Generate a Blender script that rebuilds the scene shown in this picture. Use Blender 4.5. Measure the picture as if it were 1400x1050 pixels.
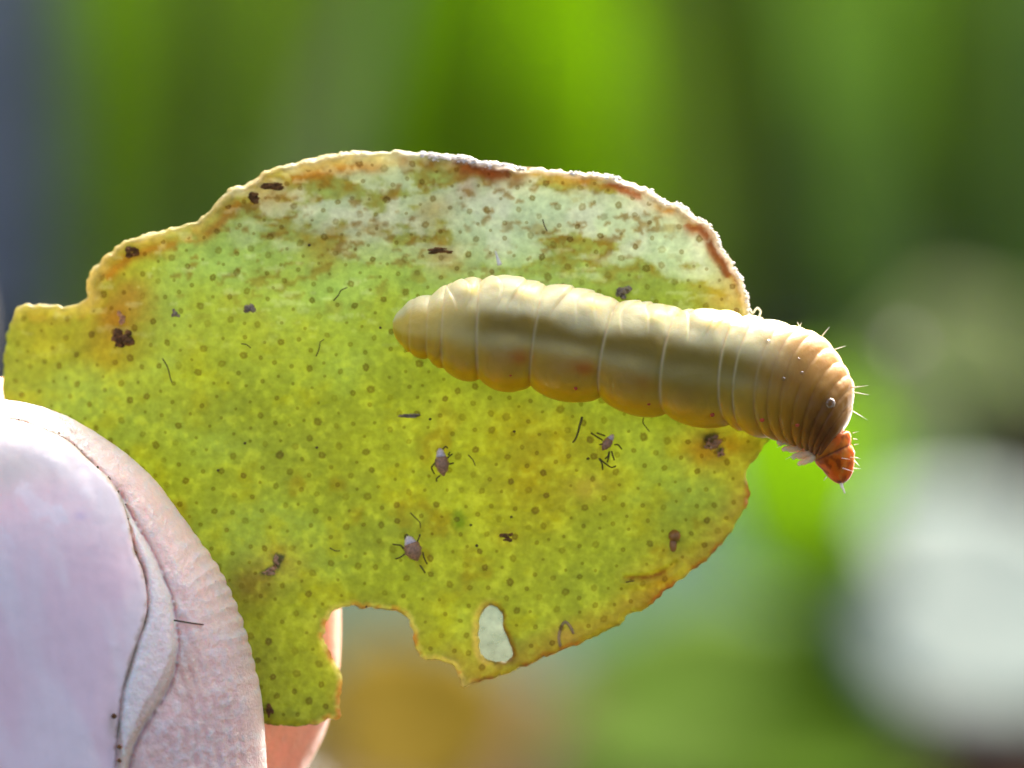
import bpy, bmesh, math, random
import numpy as np
from mathutils import Vector, Matrix, geometry

for o in list(bpy.data.objects):
    bpy.data.objects.remove(o)
SC = bpy.context.scene
COL = SC.collection
R = math.radians
rng = np.random.default_rng(7)
random.seed(7)

# ------------------------------------------------------------------ camera
S = 0.03            # mm in the subject plane for one photograph pixel
DIST = 292.0        # mm from the lens to the subject plane
PITCH = R(20)
SUBJ = Vector((0, 0, 0.35))                      # subject above the pond
FWD = Vector((0, math.cos(PITCH), -math.sin(PITCH)))
UP = Vector((0, math.sin(PITCH), math.cos(PITCH)))
RIGHT = Vector((1, 0, 0))
CAM = SUBJ - FWD * (DIST * 0.001)
cam_d = bpy.data.cameras.new("camera")
cam = bpy.data.objects.new("camera", cam_d)
COL.objects.link(cam)
rot = Matrix((RIGHT, UP, -FWD)).transposed()
cam.matrix_world = Matrix.Translation(CAM) @ rot.to_4x4()
cam_d.sensor_width = 36.0
cam_d.lens = 36.0 * DIST / 42.0
cam_d.clip_start = 0.005
cam_d.clip_end = 2000
cam_d.dof.use_dof = True
cam_d.dof.focus_distance = (DIST - 3.2) * 0.001
cam_d.dof.aperture_fstop = cam_d.lens / 6.4      # 6.4 mm wide opening
SC.camera = cam

# ------------------------------------------------------------------ sky, sun, exposure
SUN_EL, SUN_AZ = R(30), R(16)                    # ahead of the camera, a little to the right
world = bpy.data.worlds.new("World")
SC.world = world
world.use_nodes = True
wn = world.node_tree
wn.nodes.clear()
sky = wn.nodes.new("ShaderNodeTexSky")
sky.sky_type = 'NISHITA'
sky.sun_disc = False
sky.sun_elevation = SUN_EL
sky.sun_rotation = SUN_AZ
sky.dust_density = 10.0
sky.air_density = 0.4
sky.ozone_density = 0.3
bgn = wn.nodes.new("ShaderNodeBackground")
bgn.inputs[1].default_value = 0.15
wo = wn.nodes.new("ShaderNodeOutputWorld")
wn.links.new(sky.outputs[0], bgn.inputs[0])
wn.links.new(bgn.outputs[0], wo.inputs[0])
sun_d = bpy.data.lights.new("sun", 'SUN')
sun_d.energy = 0.9
sun_d.angle = R(12)
sun_d.color = (1.0, 0.95, 0.86)
sun = bpy.data.objects.new("sun", sun_d)
COL.objects.link(sun)
sdir = Vector((math.sin(SUN_AZ) * math.cos(SUN_EL), math.cos(SUN_AZ) * math.cos(SUN_EL), math.sin(SUN_EL)))
sun.rotation_euler = sdir.to_track_quat('Z', 'Y').to_euler()
sun.location = (0, 0, 3)
SC.view_settings.view_transform = 'Standard'
SC.view_settings.look = 'None'
SC.view_settings.gamma = 1.0
SC.view_settings.use_curve_mapping = False
SC.view_settings.exposure = 2.5
SC.cycles.use_denoising = True
SC.cycles.max_bounces = 10
SC.cycles.diffuse_bounces = 6
SC.cycles.transparent_max_bounces = 12
SC.cycles.caustics_reflective = False
SC.cycles.caustics_refractive = False
SC.cycles.sample_clamp_indirect = 6.0

# ------------------------------------------------------------------ helpers: numbers
def sstep(a, b, x):
    t = np.clip((np.asarray(x, float) - a) / (b - a), 0, 1)
    return t * t * (3 - 2 * t)

def _hash(ix, iy, seed):
    h = (ix.astype(np.int64) * 374761393 + iy.astype(np.int64) * 668265263 + seed * 974711) & 0xffffffff
    h = ((h ^ (h >> 13)) * 1274126177) & 0xffffffff
    h = h ^ (h >> 16)
    return (h & 0xffff) / 65535.0

def vnoise(x, y, seed=0):
    x = np.asarray(x, float); y = np.asarray(y, float)
    ix = np.floor(x); iy = np.floor(y)
    fx = x - ix; fy = y - iy
    fx = fx * fx * (3 - 2 * fx); fy = fy * fy * (3 - 2 * fy)
    a = _hash(ix, iy, seed); b = _hash(ix + 1, iy, seed)
    c = _hash(ix, iy + 1, seed); d = _hash(ix + 1, iy + 1, seed)
    return (a * (1 - fx) + b * fx) * (1 - fy) + (c * (1 - fx) + d * fx) * fy

def fbm(x, y, seed=0, octs=4):
    v = 0; a = 0.5; t = 0
    for k in range(octs):
        v = v + a * vnoise(np.asarray(x) * 2 ** k + 13.7 * k, np.asarray(y) * 2 ** k - 7.1 * k, seed + k)
        t += a; a *= 0.5
    return v / t

def lerp(a, b, t):
    a = np.asarray(a, float); b = np.asarray(b, float)
    return a + (b - a) * t

def mixc(c, col, t):
    return c + (np.asarray(col, float) - c) * np.asarray(t)[:, None]

def catmull(pts, step, closed=False):
    pts = np.asarray(pts, float)
    n = len(pts); out = []
    rngi = range(n) if closed else range(n - 1)
    for i in rngi:
        p0 = pts[(i - 1) % n] if closed or i > 0 else 2 * pts[0] - pts[1]
        p1 = pts[i]; p2 = pts[(i + 1) % n]
        p3 = pts[(i + 2) % n] if closed or i + 2 < n else 2 * p2 - p1
        m = max(1, int(np.linalg.norm(p2 - p1) / step))
        for k in range(m):
            t = k / m
            out.append(0.5 * ((2 * p1) + (-p0 + p2) * t + (2 * p0 - 5 * p1 + 4 * p2 - p3) * t * t + (-p0 + 3 * p1 - 3 * p2 + p3) * t ** 3))
    if not closed:
        out.append(pts[-1])
    return np.array(out)

def pchip(xk, yk, x):
    xk = np.asarray(xk, float); yk = np.asarray(yk, float)
    h = np.diff(xk); dl = np.diff(yk) / h
    m = np.zeros_like(yk)
    m[0] = dl[0]; m[-1] = dl[-1]
    for i in range(1, len(xk) - 1):
        if dl[i - 1] * dl[i] > 0:
            w1 = 2 * h[i] + h[i - 1]; w2 = h[i] + 2 * h[i - 1]
            m[i] = (w1 + w2) / (w1 / dl[i - 1] + w2 / dl[i])
    i = np.clip(np.searchsorted(xk, x) - 1, 0, len(h) - 1)
    t = (x - xk[i]) / h[i]
    return ((2 * t**3 - 3 * t**2 + 1) * yk[i] + (t**3 - 2 * t**2 + t) * h[i] * m[i]
            + (-2 * t**3 + 3 * t**2) * yk[i + 1] + (t**3 - t**2) * h[i] * m[i + 1])

def seg_dist(px, py, poly, closed=True):
    """distance of points to a polyline and the running length of the nearest spot"""
    A = poly; B = np.roll(poly, -1, 0)
    if not closed:
        A = A[:-1]; B = B[:-1]
    L = np.linalg.norm(B - A, axis=1); cum = np.concatenate([[0], np.cumsum(L)[:-1]])
    best = np.full(len(px), 1e9); arc = np.zeros(len(px))
    for s in range(0, len(px), 4000):
        X = px[s:s + 4000, None]; Y = py[s:s + 4000, None]
        dx, dy = (B - A).T
        t = np.clip(((X - A[:, 0]) * dx + (Y - A[:, 1]) * dy) / (L * L + 1e-9), 0, 1)
        D = np.hypot(X - A[:, 0] - t * dx, Y - A[:, 1] - t * dy)
        j = D.argmin(1); r = np.arange(len(j))
        best[s:s + 4000] = D[r, j]; arc[s:s + 4000] = cum[j] + t[r, j] * L[j]
    return best, arc

def inside(px, py, poly):
    res = np.zeros(len(px), bool)
    x0, y0 = poly[-1]
    for x1, y1 in poly:
        c = ((y1 > py) != (y0 > py))
        with np.errstate(divide='ignore', invalid='ignore'):
            res ^= c & (px < (x0 - x1) * (py - y1) / ((y0 - y1) if y0 != y1 else 1e-12) + x1)
        x0, y0 = x1, y1
    return res

def triangulate(loops, seeds):
    """constrained triangulation: loops[0] the outline, the others holes"""
    vs = []; es = []
    for lp in loops:
        b = len(vs)
        vs += [Vector((float(p[0]), float(p[1]))) for p in lp]
        es += [(b + i, b + (i + 1) % len(lp)) for i in range(len(lp))]
    nb = len(vs)
    vs += [Vector((float(p[0]), float(p[1]))) for p in seeds]
    ov, oe, of, _, _, _ = geometry.delaunay_2d_cdt(vs, es, [], 0, 1e-5)
    V = np.array([(v.x, v.y) for v in ov]); F = np.array([f for f in of if len(f) == 3])
    c = V[F].mean(1)
    ok = inside(c[:, 0], c[:, 1], np.asarray(loops[0]))
    for h in loops[1:]:
        ok &= ~inside(c[:, 0], c[:, 1], np.asarray(h))
    F = F[ok]
    a, b, d = V[F[:, 0]], V[F[:, 1]], V[F[:, 2]]
    area = (b[:, 0] - a[:, 0]) * (d[:, 1] - a[:, 1]) - (b[:, 1] - a[:, 1]) * (d[:, 0] - a[:, 0])
    F = F[np.abs(area) > 1e-6]; area = area[np.abs(area) > 1e-6]
    F[area > 0] = F[area > 0][:, ::-1]          # picture y runs down: face the camera
    return V, F

def grid_seeds(poly, holes, step, keep, jit=0.3, box=None):
    lo = poly.min(0); hi = poly.max(0)
    if box is not None:
        lo = np.maximum(lo, box[:2]); hi = np.minimum(hi, box[2:])
    gx, gy = np.meshgrid(np.arange(lo[0], hi[0], step), np.arange(lo[1], hi[1], step))
    gx = gx.copy(); gx[1::2] += step / 2
    gx = gx.ravel() + rng.uniform(-jit, jit, gx.size) * step
    gy = gy.ravel() + rng.uniform(-jit, jit, gy.size) * step
    ok = inside(gx, gy, poly)
    for h in holes:
        ok &= ~inside(gx, gy, h)
    gx, gy = gx[ok], gy[ok]
    d, _ = seg_dist(gx, gy, poly)
    ok = d > keep
    for h in holes:
        dh, _ = seg_dist(gx, gy, h); ok &= dh > keep
    return np.stack([gx[ok], gy[ok]], 1)

def sheet(loops, V, F, zf, zb):
    """closed solid from a triangulated outline: front and back heights in mm"""
    n = len(V)
    P3 = np.concatenate([P(V[:, 0], V[:, 1], zf), P(V[:, 0], V[:, 1], zb)])
    Fs = [tuple(f) for f in F] + [tuple(int(i) + n for i in f[::-1]) for f in F]
    cnt = {}
    for f in F:
        for a, b in ((f[0], f[1]), (f[1], f[2]), (f[2], f[0])):
            cnt[(int(a), int(b))] = 1
    for (a, b) in cnt:
        if (b, a) not in cnt:
            Fs.append((b, a, a + n, b + n))
    return P3, Fs

# ------------------------------------------------------------------ helpers: frame and objects
FRAME = Matrix.Translation(SUBJ) @ rot.to_4x4()

def P(px, py, z):
    """photograph pixel and depth (mm towards the camera) -> mm in the subject frame"""
    px = np.asarray(px, float); py = np.asarray(py, float); z = np.asarray(z, float)
    k = (DIST - z) / DIST
    return np.stack(np.broadcast_arrays((px - 700) * S * k, (525 - py) * S * k, z), -1)

def W(px, py, dist):
    """photograph pixel and distance along the view (m) -> world point"""
    return CAM + dist * (FWD + RIGHT * ((px - 700) * S / DIST) + UP * ((525 - py) * S / DIST))

def on_water(px, py, h=0.0):
    d = W(px, py, 1.0) - CAM
    return CAM + d * ((h - CAM.z) / d.z)

def tag(o, label=None, cat=None, group=None, kind=None):
    if label: o["label"] = label
    if cat: o["category"] = cat
    if group: o["group"] = group
    if kind: o["kind"] = kind
    return o

def thing(name, base, label, cat, group=None):
    """Empty at the thing's base, in the subject frame (base in mm)"""
    e = bpy.data.objects.new(name, None)
    COL.objects.link(e)
    e.empty_display_size = 0.002
    e.matrix_world = FRAME @ Matrix.Translation(Vector([float(b) * 0.001 for b in base]))
    e["base_mm"] = [float(b) for b in base]
    return tag(e, label, cat, group)

def mesh_data(name, V, F, mats, cols=None, smooth=True, attrs=None):
    me = bpy.data.meshes.new(name)
    me.from_pydata([tuple(v) for v in np.asarray(V, float).tolist()], [], [tuple(int(i) for i in f) for f in F])
    for m in (mats if isinstance(mats, (list, tuple)) else [mats]):
        me.materials.append(m)
    if cols is not None:
        a = me.attributes.new("col", 'FLOAT_COLOR', 'POINT')
        c = np.ones((len(V), 4)); c[:, :3] = np.clip(cols, 0, 1)
        a.data.foreach_set("color", c.ravel())
    for k, v in (attrs or {}).items():
        a = me.attributes.new(k, 'FLOAT', 'POINT')
        a.data.foreach_set("value", np.asarray(v, float))
    if smooth:
        me.polygons.foreach_set("use_smooth", [True] * len(me.polygons))
    me.update()
    return me

def part(name, V, F, mat, parent, cols=None, smooth=True, attrs=None):
    """mesh in subject-frame mm as a child of a thing (or of a part, whose mesh keeps the thing's base)"""
    base = np.array(parent["base_mm"])
    me = mesh_data(name, (np.asarray(V, float) - base) * 0.001, F, mat, cols, smooth, attrs)
    o = bpy.data.objects.new(name, me)
    COL.objects.link(o)
    o.parent = parent
    o["base_mm"] = base.tolist()
    return o

def single(name, V, F, mat, label, cat, group=None, cols=None, smooth=True):
    """a thing that is one mesh, in subject-frame mm"""
    V = np.asarray(V, float)
    base = V.mean(0)
    me = mesh_data(name, (V - base) * 0.001, F, mat, cols, smooth)
    o = bpy.data.objects.new(name, me)
    COL.objects.link(o)
    o.matrix_world = FRAME @ Matrix.Translation(Vector((base * 0.001).tolist()))
    o["base_mm"] = base.tolist()
    return tag(o, label, cat, group)

def tube(path, rad, seg=8, flat=None):
    """swept tube with rounded-off ends; flat squeezes it along its second axis"""
    path = np.asarray(path, float); n = len(path)
    rad = np.broadcast_to(np.asarray(rad, float), (n,))
    T = np.gradient(path, axis=0)
    T /= np.linalg.norm(T, axis=1)[:, None] + 1e-12
    ref = np.array([0, 0, 1.0]) if abs(T[0, 2]) < 0.9 else np.array([1.0, 0, 0])
    V = []
    for i in range(n):
        a = ref - T[i] * ref.dot(T[i]); a /= np.linalg.norm(a) + 1e-12
        b = np.cross(T[i], a); ref = a
        for k in range(seg):
            t = 2 * math.pi * k / seg
            V.append(path[i] + rad[i] * (math.cos(t) * a * (flat or 1) + math.sin(t) * b))
    F = [(i * seg + k, i * seg + (k + 1) % seg, (i + 1) * seg + (k + 1) % seg, (i + 1) * seg + k) for i in range(n - 1) for k in range(seg)]
    V.append(path[0] - T[0] * rad[0] * 0.4); V.append(path[-1] + T[-1] * rad[-1] * 0.4)
    a, b = len(V) - 2, len(V) - 1
    F += [(a, (k + 1) % seg, k) for k in range(seg)]
    F += [(b, (n - 1) * seg + k, (n - 1) * seg + (k + 1) % seg) for k in range(seg)]
    return np.array(V), F

def blob(c, r, seed, seg=12, rings=8, amp=0.25, freq=1.4):
    """uneven lump, radii r (mm) about c"""
    V = []; F = []
    for i in range(rings + 1):
        th = math.pi * i / rings
        for k in range(seg):
            ph = 2 * math.pi * k / seg
            V.append((math.sin(th) * math.cos(ph), math.sin(th) * math.sin(ph), math.cos(th)))
    V = np.array(V)
    nn = vnoise(V[:, 0] * freq + 5 + seed, V[:, 1] * freq + V[:, 2] * freq * 1.3 + 9, seed) - 0.5
    V = V * (1 + amp * 2 * nn)[:, None]
    for i in range(rings):
        for k in range(seg):
            F.append((i * seg + k, (i + 1) * seg + k, (i + 1) * seg + (k + 1) % seg, i * seg + (k + 1) % seg))
    return V * np.asarray(r) + np.asarray(c), F

def join(parts):
    V = []; F = []; b = 0
    for v, f in parts:
        V.append(np.asarray(v, float)); F += [tuple(int(i) + b for i in q) for q in f]; b += len(v)
    return np.concatenate(V), F

# ------------------------------------------------------------------ materials
def new_mat(name):
    m = bpy.data.materials.new(name); m.use_nodes = True
    m.node_tree.nodes.clear()
    return m, m.node_tree.nodes, m.node_tree.links

def nd(ns, kind, **kw):
    n = ns.new(kind)
    for k, v in kw.items():
        if k in n.inputs: n.inputs[k].default_value = v
        else: setattr(n, k, v)
    return n

def mat_plain(name, col, rough=0.6, spec=0.4, sss=0.0, sss_r=(1, .6, .3), sss_s=0.0005, transl=0.0, noise=0.25, nscale=3000, attr=False, bump=0.0, bscale=4000, coat=0.0):
    m, ns, lk = new_mat(name)
    out = nd(ns, "ShaderNodeOutputMaterial")
    p = nd(ns, "ShaderNodeBsdfPrincipled")
    p.inputs["Roughness"].default_value = rough
    p.inputs["Specular IOR Level"].default_value = spec
    p.inputs["Coat Weight"].default_value = coat
    p.inputs["Coat Roughness"].default_value = 0.15
    tc = nd(ns, "ShaderNodeTexCoord")
    nz = nd(ns, "ShaderNodeTexNoise"); nz.inputs["Scale"].default_value = nscale; nz.inputs["Detail"].default_value = 4
    lk.new(tc.outputs["Object"], nz.inputs["Vector"])
    mr = nd(ns, "ShaderNodeMapRange")
    mr.inputs[1].default_value = 0.25; mr.inputs[2].default_value = 0.75
    mr.inputs[3].default_value = 1 - noise; mr.inputs[4].default_value = 1 + noise
    lk.new(nz.outputs[0], mr.inputs[0])
    vm = nd(ns, "ShaderNodeVectorMath", operation='SCALE')
    if attr:
        at = nd(ns, "ShaderNodeAttribute", attribute_name="col"); lk.new(at.outputs["Color"], vm.inputs[0])
    else:
        vm.inputs[0].default_value = col
    lk.new(mr.outputs[0], vm.inputs["Scale"])
    lk.new(vm.outputs[0], p.inputs["Base Color"])
    if sss > 0:
        p.inputs["Subsurface Weight"].default_value = sss
        p.inputs["Subsurface Radius"].default_value = sss_r
        p.inputs["Subsurface Scale"].default_value = sss_s
    if bump > 0:
        bz = nd(ns, "ShaderNodeTexNoise"); bz.inputs["Scale"].default_value = bscale; bz.inputs["Detail"].default_value = 3
        lk.new(tc.outputs["Object"], bz.inputs["Vector"])
        bp = nd(ns, "ShaderNodeBump"); bp.inputs["Strength"].default_value = 1.0; bp.inputs["Distance"].default_value = bump
        lk.new(bz.outputs[0], bp.inputs["Height"]); lk.new(bp.outputs[0], p.inputs["Normal"])
    last = p
    if transl > 0:
        tr = nd(ns, "ShaderNodeBsdfTranslucent"); lk.new(vm.outputs[0], tr.inputs[0])
        mx = nd(ns, "ShaderNodeMixShader"); mx.inputs[0].default_value = transl
        lk.new(p.outputs[0], mx.inputs[1]); lk.new(tr.outputs[0], mx.inputs[2]); last = mx
    lk.new(last.outputs[0], out.inputs[0])
    return m

M = {}
M['leaf'] = mat_plain("leaf_blade", (0, 0, 0), rough=0.42, spec=0.45, transl=0.66, noise=0.2, nscale=3600, attr=True, bump=0.00009, bscale=6000)
M['body'] = mat_plain("caterpillar_skin", (0, 0, 0), rough=0.4, spec=0.18, coat=0.04, sss=1.0, sss_r=(1.0, 0.72, 0.28), sss_s=0.0011, noise=0.05, nscale=2500, attr=True, bump=0.000012, bscale=9000)
M['skin'] = mat_plain("skin", (0, 0, 0), rough=0.4, spec=0.45, sss=0.8, sss_r=(1.0, 0.4, 0.25), sss_s=0.0016, noise=0.08, nscale=3500, attr=True, bump=0.00008, bscale=6500)
M['nail'] = mat_plain("nail_plate", (0, 0, 0), rough=0.27, spec=0.5, sss=0.6, sss_r=(1.0, 0.7, 0.6), sss_s=0.0006, noise=0.03, nscale=1500, attr=True, bump=0.00001, bscale=1800)
M['dark'] = mat_plain("dark_fibre", (0.045, 0.026, 0.012), rough=0.5)
M['grime'] = mat_plain("grime", (0.13, 0.10, 0.05), rough=0.8, noise=0.6, nscale=4000)
M['crumb'] = mat_plain("frass", (0.15, 0.065, 0.014), rough=0.75, noise=0.7, nscale=5000, bump=0.00006, bscale=8000)
M['greycrumb'] = mat_plain("grey_crumb", (0.26, 0.20, 0.13), rough=0.45, noise=0.5, nscale=5000, bump=0.00004, bscale=8000)
M['scab'] = mat_plain("scab", (0.62, 0.34, 0.16), rough=0.45, noise=0.6, nscale=4000, transl=0.15, bump=0.00006, bscale=7000)
M['gall'] = mat_plain("gall", (0.42, 0.19, 0.04), rough=0.22, noise=0.3, nscale=3000, transl=0.25)
M['husk'] = mat_plain("aphid_husk", (0.50, 0.28, 0.14), rough=0.35, noise=0.45, nscale=9000, transl=0.3)
M['huskw'] = mat_plain("aphid_pale", (0.66, 0.55, 0.48), rough=0.3, noise=0.3, nscale=9000)
M['crust'] = mat_plain("white_crust", (0.80, 0.78, 0.74), rough=0.4, noise=0.2, nscale=6000, transl=0.4)
M['bristle'] = mat_plain("bristle", (0.85, 0.82, 0.72), rough=0.3, transl=0.3, noise=0.05)
M['chleg'] = mat_plain("thoracic_leg", (0.95, 0.74, 0.42), rough=0.22, spec=0.6, sss=0.9, sss_s=0.0006, noise=0.1, transl=0.3)
M['spir'] = mat_plain("spiracle", (0.45, 0.06, 0.01), rough=0.4)
M['scar'] = mat_plain("scar", (0.62, 0.46, 0.22), rough=0.5, transl=0.5)
M['silk'] = mat_plain("silk", (0.78, 0.76, 0.66), rough=0.4, transl=0.3)

def mat_drop():
    """clear water: lets the skin below show, with sharp reflections"""
    m, ns, lk = new_mat("water_drop")
    out = nd(ns, "ShaderNodeOutputMaterial")
    tp = nd(ns, "ShaderNodeBsdfTransparent"); tp.inputs[0].default_value = (0.90, 0.92, 0.92, 1)
    g = nd(ns, "ShaderNodeBsdfGlossy"); g.inputs["Roughness"].default_value = 0.03
    fr = nd(ns, "ShaderNodeLayerWeight"); fr.inputs[0].default_value = 0.35
    mx = nd(ns, "ShaderNodeMixShader"); lk.new(fr.outputs["Facing"], mx.inputs[0]); lk.new(tp.outputs[0], mx.inputs[1]); lk.new(g.outputs[0], mx.inputs[2])
    lk.new(mx.outputs[0], out.inputs[0]); return m
M['drop'] = mat_drop()

def mat_dot():
    """a brown gland seen through: filters the light of the blade behind it, darkest in a ring"""
    m, ns, lk = new_mat("gland_spot")
    out = nd(ns, "ShaderNodeOutputMaterial")
    tc = nd(ns, "ShaderNodeTexCoord")
    nz = nd(ns, "ShaderNodeTexNoise"); nz.inputs["Scale"].default_value = 1.6
    lk.new(tc.outputs["Object"], nz.inputs["Vector"])
    ln = nd(ns, "ShaderNodeAttribute", attribute_name="rr")
    sub = nd(ns, "ShaderNodeMath", operation='MULTIPLY_ADD'); sub.inputs[1].default_value = 0.45; 
    lk.new(nz.outputs[0], sub.inputs[0]); lk.new(ln.outputs["Fac"], sub.inputs[2])
    cr = nd(ns, "ShaderNodeValToRGB"); e = cr.color_ramp.elements
    e[0].position = 0.22; e[0].color = (0.55, 0.55, 0.55, 1)
    e[1].position = 1.0; e[1].color = (0, 0, 0, 1)
    a = e.new(0.62); a.color = (0.85, 0.85, 0.85, 1)
    a = e.new(0.80); a.color = (0.75, 0.75, 0.75, 1)
    lk.new(sub.outputs[0], cr.inputs[0])
    oi = nd(ns, "ShaderNodeObjectInfo")
    mm = nd(ns, "ShaderNodeMapRange"); mm.inputs[3].default_value = 0.3; mm.inputs[4].default_value = 1.0
    lk.new(oi.outputs["Random"], mm.inputs[0])
    fac = nd(ns, "ShaderNodeMath", operation='MULTIPLY'); lk.new(cr.outputs[0], fac.inputs[0]); lk.new(mm.outputs[0], fac.inputs[1])
    mc = nd(ns, "ShaderNodeMix", data_type='RGBA'); mc.inputs[6].default_value = (1, 1, 1, 1); mc.inputs[7].default_value = (0.56, 0.42, 0.16, 1)
    lk.new(fac.outputs[0], mc.inputs[0])
    tp = nd(ns, "ShaderNodeBsdfTransparent"); lk.new(mc.outputs[2], tp.inputs[0])
    df = nd(ns, "ShaderNodeBsdfPrincipled"); df.inputs["Base Color"].default_value = (0.16, 0.10, 0.02, 1); df.inputs["Roughness"].default_value = 0.45
    f2 = nd(ns, "ShaderNodeMath", operation='MULTIPLY'); f2.inputs[1].default_value = 0.35; lk.new(fac.outputs[0], f2.inputs[0])
    mx = nd(ns, "ShaderNodeMixShader"); lk.new(f2.outputs[0], mx.inputs[0]); lk.new(tp.outputs[0], mx.inputs[1]); lk.new(df.outputs[0], mx.inputs[2])
    lk.new(mx.outputs[0], out.inputs[0]); return m
M['dot'] = mat_dot()

def mat_film():
    m, ns, lk = new_mat("clear_membrane")
    out = nd(ns, "ShaderNodeOutputMaterial")
    tc = nd(ns, "ShaderNodeTexCoord"); nz = nd(ns, "ShaderNodeTexNoise"); nz.inputs["Scale"].default_value = 2500; nz.inputs["Detail"].default_value = 5
    lk.new(tc.outputs["Object"], nz.inputs["Vector"])
    mr = nd(ns, "ShaderNodeMapRange"); mr.inputs[1].default_value = .3; mr.inputs[2].default_value = .7; mr.inputs[3].default_value = .45; mr.inputs[4].default_value = .8
    lk.new(nz.outputs[0], mr.inputs[0])
    tp = nd(ns, "ShaderNodeBsdfTransparent"); tp.inputs[0].default_value = (0.72, 0.80, 0.70, 1)
    p = nd(ns, "ShaderNodeBsdfPrincipled"); p.inputs["Base Color"].default_value = (0.17, 0.21, 0.155, 1); p.inputs["Roughness"].default_value = 0.4
    tr = nd(ns, "ShaderNodeBsdfTranslucent"); tr.inputs[0].default_value = (0.2, 0.25, 0.18, 1)
    m1 = nd(ns, "ShaderNodeMixShader"); m1.inputs[0].default_value = .4; lk.new(p.outputs[0], m1.inputs[1]); lk.new(tr.outputs[0], m1.inputs[2])
    m2 = nd(ns, "ShaderNodeMixShader"); lk.new(mr.outputs[0], m2.inputs[0]); lk.new(tp.outputs[0], m2.inputs[1]); lk.new(m1.outputs[0], m2.inputs[2])
    lk.new(m2.outputs[0], out.inputs[0]); return m
M['film'] = mat_film()

# ------------------------------------------------------------------ the pond: water
def mat_water():
    m, ns, lk = new_mat("pond_water")
    out = nd(ns, "ShaderNodeOutputMaterial"); p = nd(ns, "ShaderNodeBsdfPrincipled")
    p.inputs["Base Color"].default_value = (0.022, 0.026, 0.020, 1); p.inputs["Roughness"].default_value = 0.08; p.inputs["IOR"].default_value = 1.33
    tc = nd(ns, "ShaderNodeTexCoord"); nz = nd(ns, "ShaderNodeTexNoise"); nz.inputs["Scale"].default_value = 35
    lk.new(tc.outputs["Object"], nz.inputs["Vector"])
    bp = nd(ns, "ShaderNodeBump"); bp.inputs["Distance"].default_value = 0.003; bp.inputs["Strength"].default_value = 0.6
    lk.new(nz.outputs[0], bp.inputs["Height"]); lk.new(bp.outputs[0], p.inputs["Normal"])
    lk.new(p.outputs[0], out.inputs[0]); return m
me = mesh_data("water", [(-600, -600, 0), (600, -600, 0), (600, 600, 0), (-600, 600, 0)], [(0, 1, 2, 3)], mat_water(), smooth=False)
water = bpy.data.objects.new("water", me); COL.objects.link(water)
tag(water, "dark still pond water under the blurred plants", "water", kind="structure")

# ------------------------------------------------------------------ the leaf held up
LEAF = [(27,417),(69,416),(94,419),(112,413),(119,400),(119,384),(129,365),(151,344),(171,329),(206,318),(240,310),(267,303),(285,289),(298,274),(315,257),(339,250),
 (363,235),(407,221),(450,211),(484,207),(513,207),(547,206),(573,209),(587,210),(630,216),(673,222),(700,226),(739,230),(787,236),(811,234),(834,240),(865,250),(893,263),
 (913,277),(929,280),(942,290),(965,305),(976,318),(983,331),(991,347),(1001,359),(1014,383),(1021,406),(1024,429),(1038,490),(1054,555),(1055,590),(1039,619),(1022,638),(1020,652),(1026,676),
 (1021,691),(1009,712),(996,730),(978,753),(957,773),(939,786),(913,806),(880,832),(859,838),(852,851),(831,861),(804,875),(766,890),(723,908),(690,921),(641,936),(633,938),
 (626,921),(617,909),(598,903),(582,902),(571,889),(566,872),(562,856),(556,844),(536,835),(507,830),(495,833),(484,828),(461,831),(448,847),(443,865),(446,883),(456,901),(464,916),
 (469,927),(468,939),(464,957),(466,978),(453,984),(433,990),(407,993),(381,991),(366,989),(330,985),(240,935),(120,835),(40,710),(8,600),(5,520),(6,480),(10,455),(19,430)]
HOLE = [(678,828),(662,833),(655,848),(655,872),(656,889),(664,901),(679,905),(695,902),(702,892),(695,875),(688,859),(685,840)]
leaf_poly = catmull(LEAF, 3.6, True)
# ragged edge
tng = np.roll(leaf_poly, -1, 0) - np.roll(leaf_poly, 1, 0)
tng /= np.linalg.norm(tng, axis=1)[:, None] + 1e-9
rag = (fbm(leaf_poly[:, 0] / 9, leaf_poly[:, 1] / 9, 3, 3) - 0.5) * 6.5 + (fbm(leaf_poly[:, 0] / 3.1, leaf_poly[:, 1] / 3.1, 4, 2) - 0.5) * 3.0
leaf_poly = leaf_poly + np.stack([tng[:, 1], -tng[:, 0]], 1) * rag[:, None]
hole_poly = catmull(HOLE, 3.0, True)
hole_poly += (np.stack([fbm(hole_poly[:, 0] / 7, hole_poly[:, 1] / 7, 5, 2), fbm(hole_poly[:, 0] / 7, hole_poly[:, 1] / 7, 6, 2)], 1) - 0.5) * 5

CRACK = catmull([(855,790),(875,790),(895,786),(912,780),(924,770)], 4)
def leaf_z(x, y):
    x = np.asarray(x, float); y = np.asarray(y, float)
    z = -3.6 * sstep(330, -40, x) ** 1.2
    z = z - 0.9 * sstep(360, 190, y) * sstep(1100, 300, x)
    z = z + 0.9 * (fbm(x / 230, y / 190, 21, 3) - 0.5) * sstep(0, 250, x)
    z = z - 1.0 * sstep(850, 1060, x) * sstep(400, 700, y)
    return z

def film_field(x, y):
    u = x * 0.97 + y * 0.18; v = y - x * 0.10
    f = 0.72 * fbm(u / 120, v / 42, 31, 5) + 0.28 * fbm(u / 34, v / 15, 32, 4)
    reg = sstep(70, -60, y - (322 + 0.11 * (x - 350))) * sstep(250, 380, x + (300 - y) * 0.2)
    return f, reg

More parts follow.
